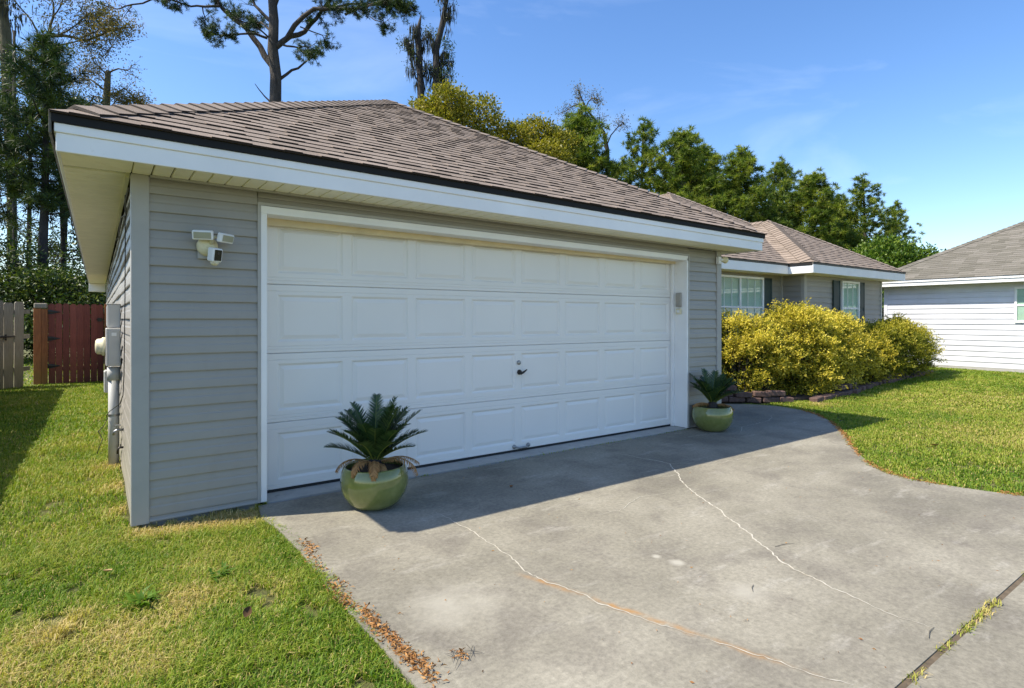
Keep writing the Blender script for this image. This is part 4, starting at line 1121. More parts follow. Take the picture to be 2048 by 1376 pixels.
# the tall pine above the garage roof, 25 m away
k25 = 25 / 1150
def A(pts, c, k): return [((x - c) * k, 1.335 + (638 - y) * k) for x, y in pts]
a = lambda *p: A(p, 550, k25)
limbs = [(a((543, 128), (520, 92), (490, 52), (440, 10), (415, -25), (385, -60)), .16, .05, 26, .75, .2),
         (a((440, 10), (410, 12), (385, 14), (350, 5), (320, 0)), .06, .02, 26, .9, -.2),
         (a((405, 12), (408, 32), (400, 42)), .03, .012, 9, .9, .2),
         (a((553, 92), (575, 65), (600, 50), (625, 20), (650, -20), (690, -50)), .13, .05, 26, .9, .6),
         (a((552, 92), (590, 50), (635, 26), (690, 28), (730, 32), (790, 18)), .12, .03, 46, .95, -.5),
         (a((690, 28), (720, 5), (770, -5), (825, 8)), .06, .02, 40, .95, .3),
         (a((740, 32), (765, 50), (780, 68)), .025, .01, 10, .9, -.2),
         (a((640, 20), (700, 0), (760, -15), (800, -10)), .06, .02, 40, .95, .6),
         (a((600, 52), (640, 62), (645, 75)), .03, .012, 10, .8, .4),
         (a((556, 165), (570, 143), (590, 128), (612, 118)), .075, .035, 0, 0, .1),
         (a((556, 85), (590, 95), (620, 100), (640, 125)), .05, .015, 22, .95, -.4),
         (a((535, 75), (515, 70), (490, 82), (455, 86), (440, 92)), .06, .015, 24, .95, -.6),
         (a((540, 60), (515, 35), (492, 25)), .05, .015, 16, .9, .5),
         (a((545, 80), (520, 62), (500, 70)), .04, .015, 14, .9, -.7),
         (a((540, 40), (520, 20), (500, -10), (470, -50)), .09, .03, 16, .7, .3),
         (a((545, 30), (560, -10), (600, -60), (640, -110)), .1, .03, 26, .95, .4),
         (a((543, -20), (500, -60), (450, -100)), .08, .03, 26, .95, -.4),
         (a((542, -60), (580, -110), (600, -170)), .07, .02, 22, .95, -.3),
         (a((541, -80), (510, -130), (500, -180)), .07, .02, 22, .95, .4),
         (a((543, 207), (528, 190), (512, 168)), .05, .012, 0, 0, 0),
         (a((556, 208), (566, 200)), .02, .008, 0, 0, 0),
         (a((415, -25), (350, -20), (285, 5), (255, 15), (232, 15), (205, 8)), .05, .02, 10, .05, 0),
         (a((262, 12), (245, 35)), .02, .008, 2, 0, 0)]
t, c = sketch([(.10, -.3), (.06, 6), (.02, 10.64), (.04, 11.94), (-.09, 13.03), (-.04, 14.34), (-.11, 15.2), (-.22, 17.8), (-.25, 19.5)], [.33, .28, .25, .235, .225, .20, .18, .13, .05], [(p_, a_, b__, int(n__ * .8), fo_, ds_) for (p_, a_, b__, n__, fo_, ds_) in limbs], 300, 'bark', 'needle', 'needles_dark', per=26, clump=.19, twig=(.25, .7), f0=.45)
tree_parts('pine_tree', t, c, (6.059, 21.856, -.03), -HEAD, 'tall bare trunked pine with spreading dark limbs above the garage roof', 'pine tree')

# moss draped snags
def moss_arrays(spots, rg, n, Lr):
    S = np.array(spots); i = rg.integers(0, len(S), n); base = S[i] + rg.normal(0, .12, (n, 3)); Lg = rg.uniform(*Lr, n)
    d = np.stack([rg.normal(0, .08, n), rg.normal(0, .08, n), -np.ones(n)], 1); V, F = leaf_arrays(base, d, Lg, rg.uniform(.04, .10, n), rg, .05)
    return V, F
def snag(trunk, tr, limbs, seed, loc, lab, nm=700):
    t, c = sketch(trunk, tr, limbs, seed, 'bark_dark', 'leaf', 'leaf_dark', per=9, clump=.35, leafs=(.16, .07), twig=(.3, .9))
    rg = np.random.default_rng(seed); sp_ = []
    for pts, *_ in limbs:
        for j in range(14):
            f = rg.uniform(0, len(pts) - 1.001); i = int(f); x = pts[i][0] + (pts[i + 1][0] - pts[i][0]) * (f - i); z = pts[i][1] + (pts[i + 1][1] - pts[i][1]) * (f - i)
            sp_.append((x + rg.normal(0, .2), rg.normal(0, .3), z))
    V, F = moss_arrays(sp_, rg, nm, (.3, 1.2))
    mm = amesh('moss', V, F, M['moss'], np.repeat(rg.uniform(0, .7, nm), 4))
    tree_parts('snag_tree', t, c, loc, -HEAD, lab, 'tree', 'moss draped trees', extra=(('moss', mm),))
k45 = 45 / 1150
b_ = lambda *p: A(p, 838, k45)
snag(b_((840, 640), (840, 300), (842, 180), (838, 110), (836, 60), (842, 30)), [.35, .32, .28, .24, .20, .05],
     [(b_((840, 120), (825, 100), (818, 88)), .06, .02, 5, .7, .2), (b_((842, 170), (828, 140), (822, 110)), .08, .03, 7, .4, -.3), (b_((838, 85), (850, 75), (858, 65)), .06, .02, 5, .6, .2), (b_((836, 70), (822, 76), (806, 80)), .05, .02, 7, .9, .4), (b_((836, 60), (828, 52)), .08, .04, 0, 0, 0), (b_((842, 175), (850, 140), (856, 120)), .07, .03, 7, .5, .3)], 401, (20.206, 36.313, -.03), 'broken topped snag with hanging moss, left one behind the roof peak')
b_ = lambda *p: A(p, 878, k45)
snag(b_((874, 640), (875, 300), (873, 180), (872, 100), (884, 50), (893, 0), (898, -60)), [.35, .32, .3, .26, .22, .16, .06],
     [(b_((872, 150), (885, 130), (897, 115)), .08, .03, 9, .8, .3), (b_((873, 165), (886, 160), (896, 150)), .07, .02, 9, .9, -.3), (b_((884, 60), (890, 35), (900, 20), (905, 0)), .07, .03, 8, .4, .2), (b_((872, 100), (864, 75), (860, 60)), .07, .02, 8, .8, .3), (b_((893, 20), (885, 5), (888, -30)), .06, .03, 6, .5, -.2), (b_((875, 120), (888, 105), (890, 90)), .06, .02, 8, .8, 0), (b_((875, 175), (865, 150), (860, 130)), .07, .03, 8, .7, 0)], 402, (21.476, 35.398, -.03), 'taller moss hung snag, right one behind the roof peak', 1000)
b_ = lambda *p: A(p, 1210, 42 / 1150)
t, c = sketch(b_((1216, 640), (1215, 300), (1208, 265), (1190, 240), (1175, 220), (1165, 205)), [.2, .16, .13, .1, .07, .04],
              [(b_((1180, 225), (1160, 205), (1140, 212), (1125, 220)), .05, .02, 14, .7, .3), (b_((1175, 220), (1160, 195), (1155, 185)), .05, .02, 14, .7, -.3), (b_((1172, 215), (1185, 195), (1195, 195)), .05, .02, 14, .7, .2), (b_((1200, 250), (1200, 235), (1195, 232)), .04, .02, 8, .6, 0), (b_((1214, 290), (1235, 255), (1248, 240), (1255, 245)), .05, .02, 16, .5, .3)], 403, 'bark_dark', 'leaf', 'leaf_bronze', per=7, clump=.3, leafs=(.13, .06), twig=(.3, .8))
tree_parts('bare_tree', t, c, (29.8, 25.6, -.03), -HEAD, 'thin nearly bare tree with twisting limbs behind the dark pine', 'tree')

# ================================================================== trees on the left
t, c = make_pine(11.2, 4.9, 1.65, 500, clump=.42, nlimb=44, needles=46, wd=.026, mat='needles_dark', bm='bark_dark', dens=1.25, tr=.17)
tree_parts('pine_tree', t, c, (-1.72, 21.0, -.03), 0, 'dense dark needled pine at the upper left beside the roof corner', 'pine tree')
t, c = make_pine(9.5, 4.6, 1.7, 501, clump=.40, nlimb=28, needles=46, wd=.026, mat='needles_dark', bm='bark_dark', dens=.8, tr=.13)
tree_parts('pine_tree', t, c, (-3.6, 22.3, -.03), 0, 'dark pine at the left picture edge behind the grey fence', 'pine tree')
t, c = make_pine(8.6, 5.6, 1.3, 502, clump=.42, nlimb=20, needles=28, wd=.022, mat='needles_dark', bm='bark_dark', dens=1.0, tr=.11)
tree_parts('pine_tree', t, c, (-1.25, 23.2, -.03), 0, 'small dark pine right behind the roof corner', 'pine tree')
k30 = 30 / 1150
b_ = lambda *p: A(p, 45, k30)
lim = [(b_((48, 190), (100, 128), (118, 106), (150, 103), (190, 110), (230, 88), (265, 80)), .13, .02, 46, .85, .3),
       (b_((110, 112), (108, 100), (90, 70), (70, 45), (55, 20), (40, -10)), .05, .02, 14, .5, -.2),
       (b_((128, 104), (134, 70), (130, 40), (110, 20), (95, -5)), .06, .02, 20, .8, .2),
       (b_((134, 72), (155, 55), (170, 20), (190, -10)), .04, .015, 26, .95, -.3),
       (b_((150, 103), (175, 85), (190, 55), (215, 40)), .04, .015, 34, 1, .4),
       (b_((190, 110), (220, 100), (250, 95), (272, 110)), .04, .015, 30, 1, -.3),
       (b_((100, 125), (150, 118), (185, 112), (215, 122)), .05, .015, 20, .6, .2),
       (b_((230, 88), (238, 120), (240, 138), (225, 145)), .025, .01, 12, .3, 0),
       (b_((44, 100), (20, 75), (5, 60), (-20, 45)), .12, .04, 14, .4, .2),
       (b_((42, 85), (25, 60), (10, 45), (5, 15)), .08, .03, 14, .5, -.2),
       (b_((42, 20), (25, 5), (0, 0)), .06, .03, 12, .7, .2), (b_((40, 0), (60, -40), (90, -70)), .08, .03, 20, .8, 0), (b_((40, -40), (10, -80), (0, -120)), .08, .03, 20, .8, 0)]
t, c = sketch(b_((60, 650), (58, 400), (50, 200), (46, 100), (40, 60), (37, 30), (40, -20), (42, -120)), [.2, .2, .22, .25, .22, .20, .16, .05], lim, 510, 'bark_moss', 'leaf', 'leaf_bronze', per=9, clump=.36, leafs=(.13, .055), twig=(.4, 1.1))
rg5 = np.random.default_rng(5); msp = [((x - 45) * k30 + rg5.normal(0, .15), rg5.normal(0, .3), 1.335 + (638 - y) * k30) for x, y in ((55, 40), (58, 35), (72, 55), (78, 60), (30, 60), (12, 60), (40, 45), (20, 90), (62, 30))]
msp = [(a_ + rg5.normal(0, .45), b__, c_ + rg5.normal(0, .35)) for a_, b__, c_ in msp for _ in range(4)]
V, F = moss_arrays(msp, rg5, 200, (.15, .6)); mm = amesh('moss', V, F, M['moss'], np.repeat(rg5.uniform(.2, 1, 200), 4))
from math import sin, cos
tree_parts('oak_tree', t, c, (-3.88, 32.8, -.03), -HEAD, 'large spreading tree with sparse bronze leaves and hanging moss at the upper left', 'tree', extra=(('moss', mm),))
b_ = lambda *p: A(p, 215, k30)
lim = [(b_((214, 165), (200, 150), (175, 140), (160, 130)), .05, .015, 22, .7, .2), (b_((215, 185), (185, 160), (150, 165), (130, 200)), .06, .015, 30, .8, -.2), (b_((216, 190), (240, 170), (262, 190), (275, 205)), .05, .015, 34, .8, .3),
       (b_((214, 200), (185, 190), (165, 205), (150, 215)), .05, .015, 26, .9, .3), (b_((216, 145), (235, 135), (250, 138), (262, 138)), .05, .012, 8, .2, 0), (b_((215, 150), (205, 135), (192, 122)), .04, .012, 12, .5, -.2), (b_((216, 215), (240, 200), (265, 215)), .04, .015, 30, .9, -.3), (b_((214, 230), (180, 215), (160, 230)), .04, .015, 24, .9, .2)]
t, c = sketch(b_((212, 650), (212, 400), (212, 230), (214, 180), (216, 145), (217, 140)), [.26, .22, .18, .16, .13, .10], lim, 511, 'bark_moss', 'leaf', 'leaf_bronze', per=8, clump=.34, leafs=(.12, .055), twig=(.3, .9))
tree_parts('oak_tree', t, c, (.22, 32.227, -.03), -HEAD, 'snapped trunk with thin leafy side branches left of the garage roof', 'tree')
# plain trunks seen against the sky above the fence
def bare_trunk(px, Dd, wpx, lean, seed, lab, top, X_, Y_):
    k = Dd / 1150; b_ = lambda *p: A(p, px, k); rg = random.Random(seed)
    lim = []
    for j in range(15):
        y = rg.uniform(top + 20, 520); sgn = rg.choice((-1, 1)); x = px + lean * (638 - y) / 500
        lim.append((b_((x, y), (x + sgn * rg.uniform(12, 30), y + rg.uniform(-18, 14)), (x + sgn * rg.uniform(32, 70), y + rg.uniform(-40, 25))), .035, .012, 10, .55, rg.uniform(-.4, .4)))
    t, c = sketch(b_((px, 650), (px + lean * .25, 500), (px + lean * .6, 350), (px + lean, top)), [wpx * k * .58, wpx * k * .5, wpx * k * .45, wpx * k * .3], lim, seed, 'bark_dark', 'leaf', 'leaf_dark', per=8, clump=.3, leafs=(.14, .06), twig=(.3, .9))
    tree_parts('woodland_tree', t, c, (X_, Y_, -.03), -HEAD, lab, 'tree', 'dark trunks above the fence')
bare_trunk(30, 25, 8, -2, 601, 'thin dark trunk at the far left above the grey fence', 60, -3.11, 28.46)
bare_trunk(56, 27, 8, 6, 602, 'second thin trunk from the left above the fence', 100, -2.85, 30.74)
bare_trunk(124, 24, 10, 14, 603, 'leaning dark trunk partly hidden by the side eave', 200, -1.40, 26.00)
bare_trunk(178, 22, 9, 2, 604, 'dark trunk close to the far end of the side eave', 250, -0.47, 22.86)
for i, (x, y, h, R_, lab) in enumerate([(-3.5, 19.6, 3.3, 1.7, 'dark evergreen shrub behind the grey fence at the left edge'), (-1.5, 18.6, 2.9, 1.5, 'dark evergreen shrub directly above the red gate'),
                                        (-2.6, 20.9, 4.4, 1.6, 'taller dark evergreen between the trunks above the fence'), (-.4, 20.6, 4.0, 1.5, 'dark evergreen below the far end of the side eave'), (-5.0, 21.5, 4.4, 1.8, 'dark evergreen beyond the left picture edge'), (.6, 23.5, 3.4, 1.6, 'dark evergreen behind the far house corner')]):
    t, c = make_broad(h, blobs_rand(700 + i, 12, 0, h * .52, R_ * .8, h * .38, R_ * .28, R_ * .5), 710 + i, 560, 12, .13, .06, 'leaf_dark', tr=.07, spread=.38, trunk_top=h * .6, up=.1)
    tree_parts('evergreen_shrub', t, c, (x, y, -.03), 0, lab, 'shrub', 'evergreens behind the fence')

# ================================================================== shrubs in the bed
def make_shrub(blobs, seed, nspray, per, leaf, mat, tint):
    rg = np.random.default_rng(seed); b = MB(); npad = max(40, nspray // 16)
    P, pd = crown_blobs(blobs, npad, rg, .80); keep = P[:, 2] > .10; P = P[keep]; pd = pd[keep]; npad = len(P)
    pr = rg.uniform(.10, .24, npad); ptint = rg.uniform(tint[0], tint[1], npad)
    i = rg.choice(npad, nspray, p=pr ** 2 / (pr ** 2).sum()); o = rdir(nspray, rg) * rg.uniform(.2, 1, nspray)[:, None] ** .5
    C = P[i] + o * pr[i][:, None] * np.array([1.1, 1.1, .42]) + np.stack([np.zeros(nspray), np.zeros(nspray), -.10 * (o[:, :2] ** 2).sum(1) * pr[i] / .2], 1)
    d = unit(pd[i] * .7 + o * .7)
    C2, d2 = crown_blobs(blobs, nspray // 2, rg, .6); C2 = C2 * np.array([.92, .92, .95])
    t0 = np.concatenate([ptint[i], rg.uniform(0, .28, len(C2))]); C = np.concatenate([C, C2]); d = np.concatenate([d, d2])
    keep = C[:, 2] > .05; C = C[keep]; d = d[keep]; t0 = t0[keep]; n_ = len(C)
    for i in range(0, npad):
        e = P[i]; s_ = np.array([P[i][0] * .3 + rg.normal(0, .12), P[i][1] * .3 + rg.normal(0, .08), 0]); b.tube([s_, (s_ + e) / 2 + rg.normal(0, .05, 3), e], [.011, .007, .003], 4, caps=False)
    dr = unit(d * .8 + rdir(n_, rg) * .5 + np.array([0, 0, .28])); t = np.tile(np.linspace(0, 1, per), n_)
    c = np.repeat(C, per, 0) + np.repeat(dr, per, 0) * (t * .15 - .05)[:, None] + rg.normal(0, .014, (n_ * per, 3))
    dd = np.repeat(dr, per, 0) * .7 + rdir(n_ * per, rg) * .8 + np.array([0, 0, .05])
    V, F = leaf_arrays(c, dd, leaf * rg.uniform(.6, 1.3, len(c)), leaf * .42, rg)
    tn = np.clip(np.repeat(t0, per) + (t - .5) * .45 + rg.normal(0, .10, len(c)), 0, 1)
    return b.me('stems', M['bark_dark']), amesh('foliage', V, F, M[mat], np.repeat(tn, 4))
def shrub(loc, blobs, seed, n_, lab, mat, tint=(.36, .95), leaf=.046):
    s_, f_ = make_shrub(blobs, seed, int(n_ * 1.15), 12, leaf, mat, tint); e = empty('golden_shrub', loc, 0, lab, 'shrub', 'shrubs along the house front'); link('stems', s_, e); link('foliage', f_, e)
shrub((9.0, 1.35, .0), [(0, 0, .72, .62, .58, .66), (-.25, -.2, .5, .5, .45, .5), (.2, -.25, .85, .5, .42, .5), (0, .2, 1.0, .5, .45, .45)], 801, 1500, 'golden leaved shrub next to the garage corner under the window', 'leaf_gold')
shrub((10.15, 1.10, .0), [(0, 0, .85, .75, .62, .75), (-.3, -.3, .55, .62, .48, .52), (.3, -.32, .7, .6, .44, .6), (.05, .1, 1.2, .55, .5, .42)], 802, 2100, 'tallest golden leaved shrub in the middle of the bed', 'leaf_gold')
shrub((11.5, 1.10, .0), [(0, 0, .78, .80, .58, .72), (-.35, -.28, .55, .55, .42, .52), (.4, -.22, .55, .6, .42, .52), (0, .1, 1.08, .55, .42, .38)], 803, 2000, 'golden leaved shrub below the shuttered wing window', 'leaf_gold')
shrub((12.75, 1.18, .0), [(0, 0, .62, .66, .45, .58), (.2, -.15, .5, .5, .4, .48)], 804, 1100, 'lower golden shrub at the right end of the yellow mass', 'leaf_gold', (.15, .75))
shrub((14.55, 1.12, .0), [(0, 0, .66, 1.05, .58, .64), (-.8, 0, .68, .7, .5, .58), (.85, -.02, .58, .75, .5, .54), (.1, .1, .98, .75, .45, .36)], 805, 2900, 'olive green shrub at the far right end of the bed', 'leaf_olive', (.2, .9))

# ================================================================== potted sago palms
def pot(loc, label):
    e = empty('glazed_pot', loc, 0, label, 'plant pot', 'green glazed pots by the garage door')
    prof = [(.125, 0), (.145, .006), (.185, .04), (.222, .10), (.238, .16), (.2375, .205), (.230, .25), (.218, .282), (.211, .291), (.203, .289), (.200, .277), (.206, .26), (.21, .24)]
    MB().lathe(prof, 56, caps=(True, False)).obj('body', M['glaze'], e, True)
    MB().lathe([(.005, .252), (.1, .256), (.209, .248)], 24, caps=(False, False)).obj('soil', M['soil'], e)
    return e
def frond_mesh(Lg, el0, bend, seed, mat, tint=(0, .7), nl=40, lw=.115, droop=0):
    """frond leaving the origin along +x, elevation el0, bending by bend over its length"""
    rg = np.random.default_rng(seed); n_ = 14; p = np.zeros(3); pts = [p.copy()]; el = el0; az = rg.normal(0, .05)
    tw = rg.normal(0, .2)
    for i in range(n_):
        f = i / n_; e = el0 - bend * f ** 1.5; p = p + np.array([cos(e) * cos(az), cos(e) * sin(az), sin(e)]) * Lg / n_; pts.append(p.copy())
    pts = np.array(pts); b = MB(); b.tube([tuple(q) for q in pts[::2]], [.006 - .0045 * i / 7 for i in range(8)], 5); V0 = np.array(b.v); 
    LV = []; 
    for k in range(nl):
        f = .12 + .88 * k / (nl - 1); x = f * n_; i = min(int(x), n_ - 1); q = pts[i] + (pts[i + 1] - pts[i]) * (x - i); d = pts[i + 1] - pts[i]; d /= np.linalg.norm(d)
        side = np.cross(d, [0, 0, 1.]); side = side / max(np.linalg.norm(side), 1e-6); up = np.cross(side, d)
        wl = lw * (math.sin(math.pi * min(.98, f * .82 + .12)) ** .6) * rg.uniform(.9, 1.1)
        for sg in (-1, 1):
            dl = side * sg * .80 + d * .62 + up * (.38 - droop) + rg.normal(0, .06, 3); dl /= np.linalg.norm(dl); wv = np.cross(dl, up); wv = wv / np.linalg.norm(wv) * .0055
            LV += [q - wv, q + wv, q + dl * wl * .6 + wv * .8 - up * .003, q + dl * wl * .6 - wv * .8 - up * .003, q + dl * wl - up * (.012 + droop * .03)]
    LV = np.array(LV); m_ = len(LV) // 5; v = np.concatenate([V0, LV]); f_ = list(b.f); o = len(V0)
    for j in range(m_): f_ += [(o + 5 * j, o + 5 * j + 1, o + 5 * j + 2, o + 5 * j + 3), (o + 5 * j + 3, o + 5 * j + 2, o + 5 * j + 4)]
    me = mesh('frond', v, f_, mat); at = me.attributes.new('tint', 'FLOAT', 'POINT'); tv = np.concatenate([np.full(len(V0), 1.), np.repeat(rg.uniform(tint[0], tint[1], m_), 5)]); at.data.foreach_set('value', tv.astype(np.float32))
    return me
def sago(loc, label, fr, seed, dead):
    e = empty('sago_palm', loc, 0, label, 'potted palm', 'sago palms in the glazed pots')
    MB().lathe([(.05, -.01), (.065, .03), (.06, .07), (.035, .10), (.01, .11)], 12).obj('trunk', M['bark_dark'], e, True)
    for i, (az, el, Lg, bd) in enumerate(fr):
        link('frond', frond_mesh(Lg, R(el), R(bd), seed + i, M['frond']), e, (.02 * cos(R(az)), .02 * sin(R(az)), .075), (0, 0, R(az)))
    for i, (az, el, Lg, bd) in enumerate(dead):
        o = link('frond', frond_mesh(Lg, R(el), R(bd), seed + 60 + i, M['frond_dead'], (0, 1), nl=26, lw=.06, droop=.5), e, (.02 * cos(R(az)), .02 * sin(R(az)), .06), (0, 0, R(az))); o['label'] = 'dry brown drooping frond'
    return e
pot((1.415, -.53, .001), 'green glazed pot in front of the left part of the garage door')
RA = -math.degrees(HEAD)                     # azimuth of the view's right-hand side
fr1 = [(RA + 150, 72, .50, 22), (RA + 100, 80, .53, 15), (RA + 40, 78, .52, 18), (RA - 30, 76, .50, 20), (RA + 15, 58, .52, 24), (RA + 165, 58, .46, 32), (RA + 195, 50, .42, 34), (RA + 200, 34, .38, 34), (RA + 230, 60, .40, 36),
       (RA + 5, 48, .40, 30), (RA - 20, 36, .36, 34), (RA + 60, 45, .46, 40), (RA + 120, 40, .46, 40), (RA - 70, 62, .42, 36), (RA - 100, 50, .40, 46), (RA + 90, 60, .5, 30), (RA - 50, 48, .4, 45), (RA + 260, 66, .42, 30), (RA + 180, 66, .46, 25), (RA + 30, 66, .48, 22)]
rf = random.Random(4)
fr1 += [(rf.uniform(0, 360), rf.uniform(40, 80), rf.uniform(.40, .52), rf.uniform(15, 40)) for _ in range(9)]
dd1 = [(RA + 185, 22, .33, 95), (RA - 5, 26, .40, 110), (RA - 80, 30, .33, 120), (RA - 115, 32, .30, 120), (RA + 20, 20, .36, 70), (RA - 60, 15, .25, 80)]
sago((1.415, -.53, .252), 'large dark sago palm in the left green pot with dry brown lower fronds', fr1, 900, dd1).scale = (.9, .9, .88)
pot((5.80, -.25, .001), 'green glazed pot beside the right garage door jamb')
fr2 = [(RA + 120, 78, .44, 18), (RA + 160, 62, .45, 20), (RA + 60, 76, .42, 20), (RA + 0, 60, .40, 30), (RA + 20, 48, .44, 34), (RA - 20, 40, .40, 40), (RA + 10, 30, .40, 30), (RA + 200, 50, .36, 34), (RA - 80, 60, .34, 40), (RA + 90, 55, .40, 34), (RA - 120, 48, .32, 44), (RA + 40, 62, .44, 24), (RA - 50, 45, .34, 46)]
fr2 += [(rf.uniform(0, 360), rf.uniform(45, 80), rf.uniform(.32, .42), rf.uniform(15, 40)) for _ in range(6)]
dd2 = [(RA + 190, 18, .26, 60), (RA + 170, 8, .24, 60), (RA - 10, 10, .26, 60)]
sago((5.80, -.25, .252), 'smaller sago palm in the right green pot by the grey siding', fr2, 950, dd2).scale = (.92, .92, .94)

# ================================================================== grass
def inpoly(x, y, poly):
    r_ = np.zeros(len(x), bool); j = len(poly) - 1
    for i in range(len(poly)):
        xi, yi = poly[i]; xj, yj = poly[j]
        c_ = ((yi > y) != (yj > y)) & (x < (xj - xi) * (y - yi) / (yj - yi + 1e-12) + xi); r_ ^= c_; j = i
    return r_
def vnoise(x, y, s, seed):
    rg = np.random.default_rng(seed); G = rg.uniform(0, 1, (128, 128)); u = x / s + 1000; v = y / s + 1000
    i = np.floor(u).astype(int); j = np.floor(v).astype(int); fu = u - i; fv = v - j; fu = fu * fu * (3 - 2 * fu); fv = fv * fv * (3 - 2 * fv)
    g_ = lambda a_, b__: G[a_ % 128, b__ % 128]
    return (g_(i, j) * (1 - fu) + g_(i + 1, j) * fu) * (1 - fv) + (g_(i, j + 1) * (1 - fu) + g_(i + 1, j + 1) * fu) * fv
STRAW = [(-.36, -1.29, .20, .9), (-.12, -1.47, .22, .85), (.05, -1.43, .18, .7), (-.3, -1.66, .2, .6), (.1, -.12, .15, .95), (.28, -.13, .16, 1), (.45, -.17, .17, 1), (.62, -.22, .15, .9), (-.05, 1.2, .14, .7), (-.04, .5, .12, .6), (-.6, -1.5, .3, .8), (.15, -1.30, .18, .8), (-.1, -1.75, .2, .6), (.3, -.9, .25, .35), (.45, -1.35, .2, .35),
         (-.05, 2.0, .15, .6), (10.5, -1.0, 1.2, .2), (8.5, -2.2, 1.0, .3), (12.5, -1.6, 1.2, .25), (9.2, .12, .25, .6)]
def blades(x, y, hgt, wd, rg, z0=-.034):
    n_ = len(x); dry = np.zeros(n_)
    for (a_, b__, r_, s_) in STRAW: dry = np.maximum(dry, s_ * np.exp(-((x - a_) ** 2 + (y - b__) ** 2) / r_ ** 2))
    n1 = vnoise(x, y, .11, 1); n2 = vnoise(x, y, .37, 2); n3 = vnoise(x, y, 1.3, 3)
    tint = .165 + .22 * n1 + .22 * n2 + .20 * n3 + rg.normal(0, .13, n_) + dry * .62
    dryb = rg.random(n_) < (.12 + .68 * dry); tint = np.where(dryb, rg.uniform(.78, 1.05, n_), tint); tint = np.clip(tint, 0, 1)
    h = hgt * rg.uniform(.45, 1.15, n_) * (.75 + .55 * n2) * np.where(dryb, .8, 1); az = rg.uniform(0, 6.283, n_); ln = rg.uniform(.25, 1.15, n_) * np.where(dryb, 1.5, 1)
    dx, dy = np.cos(az), np.sin(az); sx, sy = -dy, dx; W = wd * rg.uniform(.6, 1.3, n_)
    B = np.stack([x, y, np.full(n_, z0)], 1); S = np.stack([sx * W, sy * W, np.zeros(n_)], 1) * .5
    Mi = B + np.stack([dx * ln * h * .28, dy * ln * h * .28, h * .62], 1); Tp = B + np.stack([dx * ln * h * .95, dy * ln * h * .95, h * np.clip(1.02 - ln * .35, .35, 1)], 1)
    V = np.stack([B - S, B + S, Mi - S * .8, Mi + S * .8, Tp], 1).reshape(-1, 3)
    o = np.arange(n_)[:, None] * 5; F = np.concatenate([o + np.array([[0, 1, 3]]), o + np.array([[0, 3, 2]]), o + np.array([[2, 3, 4]])])
    return V, F, np.repeat(tint, 5)
def scatter(n_, x0, x1, y0, y1, rg): return rg.uniform(x0, x1, n_), rg.uniform(y0, y1, n_)
def lawn_ok(x, y):
    j = vnoise(x, y, .09, 7) * .06 - .03
    bad = inpoly(x + j, y + j, DRIVE) | inpoly(x + j, y, DRIVE2) | inpoly(x, y, BED) | ((x > -.03) & (x < 6.3) & (y > .0)) | ((x > 6.2) & (y > 1.8) & (x < 16))
    thin = ((x > -.05) & (x < .72) & (y > -.08) & (y < 0)) & (vnoise(x, y, .05, 9) < .5)
    bare = vnoise(x, y, .16, 21) * .6 + vnoise(x, y, .05, 22) * .4
    return ~(bad | thin | (bare < .25))
rg = np.random.default_rng(77); XS = []; YS = []; HS = []; WS = []
for (n_, b4, h, wd) in ((150000, (-1.4, .80, -3.1, .0), .052, .0042), (60000, (-2.1, .0, -.6, 3.2), .055, .0055), (60000, (-2.1, .0, 3.0, 11.0), .06, .009),
                        (150000, (5.2, 10.5, -3.9, .6), .042, .0075), (130000, (10, 18.8, -3.5, 1.5), .045, .012), (20000, (15.8, 18.8, .9, 3.9), .06, .02), (14000, (-6, 4, 11, 22), .07, .03), (60000, (5.2, 18.5, -8.5, -3.5), .045, .013), (30000, (-4.5, .8, -8, -3.0), .05, .009), (12000, (-4.5, -1.3, -3.1, 0), .05, .007)):
    x, y = scatter(n_, *b4, rg); k = lawn_ok(x, y); XS.append(x[k]); YS.append(y[k]); HS.append(np.full(k.sum(), h)); WS.append(np.full(k.sum(), wd))
for poly, n_, h, wd in ((DRV_R, 9000, .045, .006), ([(.70, -.32), (.735, -.64), (.75, -1.04), (.735, -1.63), (.735, -2.03), (.745, -2.31), (.74, -3.2)], 6500, .05, .0045)):
    pp = np.array(poly); sg_ = np.linalg.norm(np.diff(pp, axis=0), axis=1); cs = np.concatenate([[0], np.cumsum(sg_)]); u_ = rg.uniform(0, cs[-1], n_)
    ex = np.interp(u_, cs, pp[:, 0]); ey = np.interp(u_, cs, pp[:, 1]); wv = .02 + .05 * vnoise(ex, ey, .13, 41)
    ex = ex + rg.normal(0, 1, n_) * wv * .6; ey = ey + rg.normal(0, 1, n_) * wv * .6
    kk = (vnoise(ex, ey, .2, 42) > .3) & ~((ey > .2) & (ex < 8.0)); XS.append(ex[kk]); YS.append(ey[kk]); HS.append(np.full(kk.sum(), h)); WS.append(np.full(kk.sum(), wd))
x = np.concatenate(XS); y = np.concatenate(YS); V, F, tn = blades(x, y, np.concatenate(HS), np.concatenate(WS), rg)
gobj = link('grass', amesh('grass', V, F, M['grass'], tn)); tag(gobj, 'short mown green lawn with dry straw coloured patches', 'grass', kind='stuff')

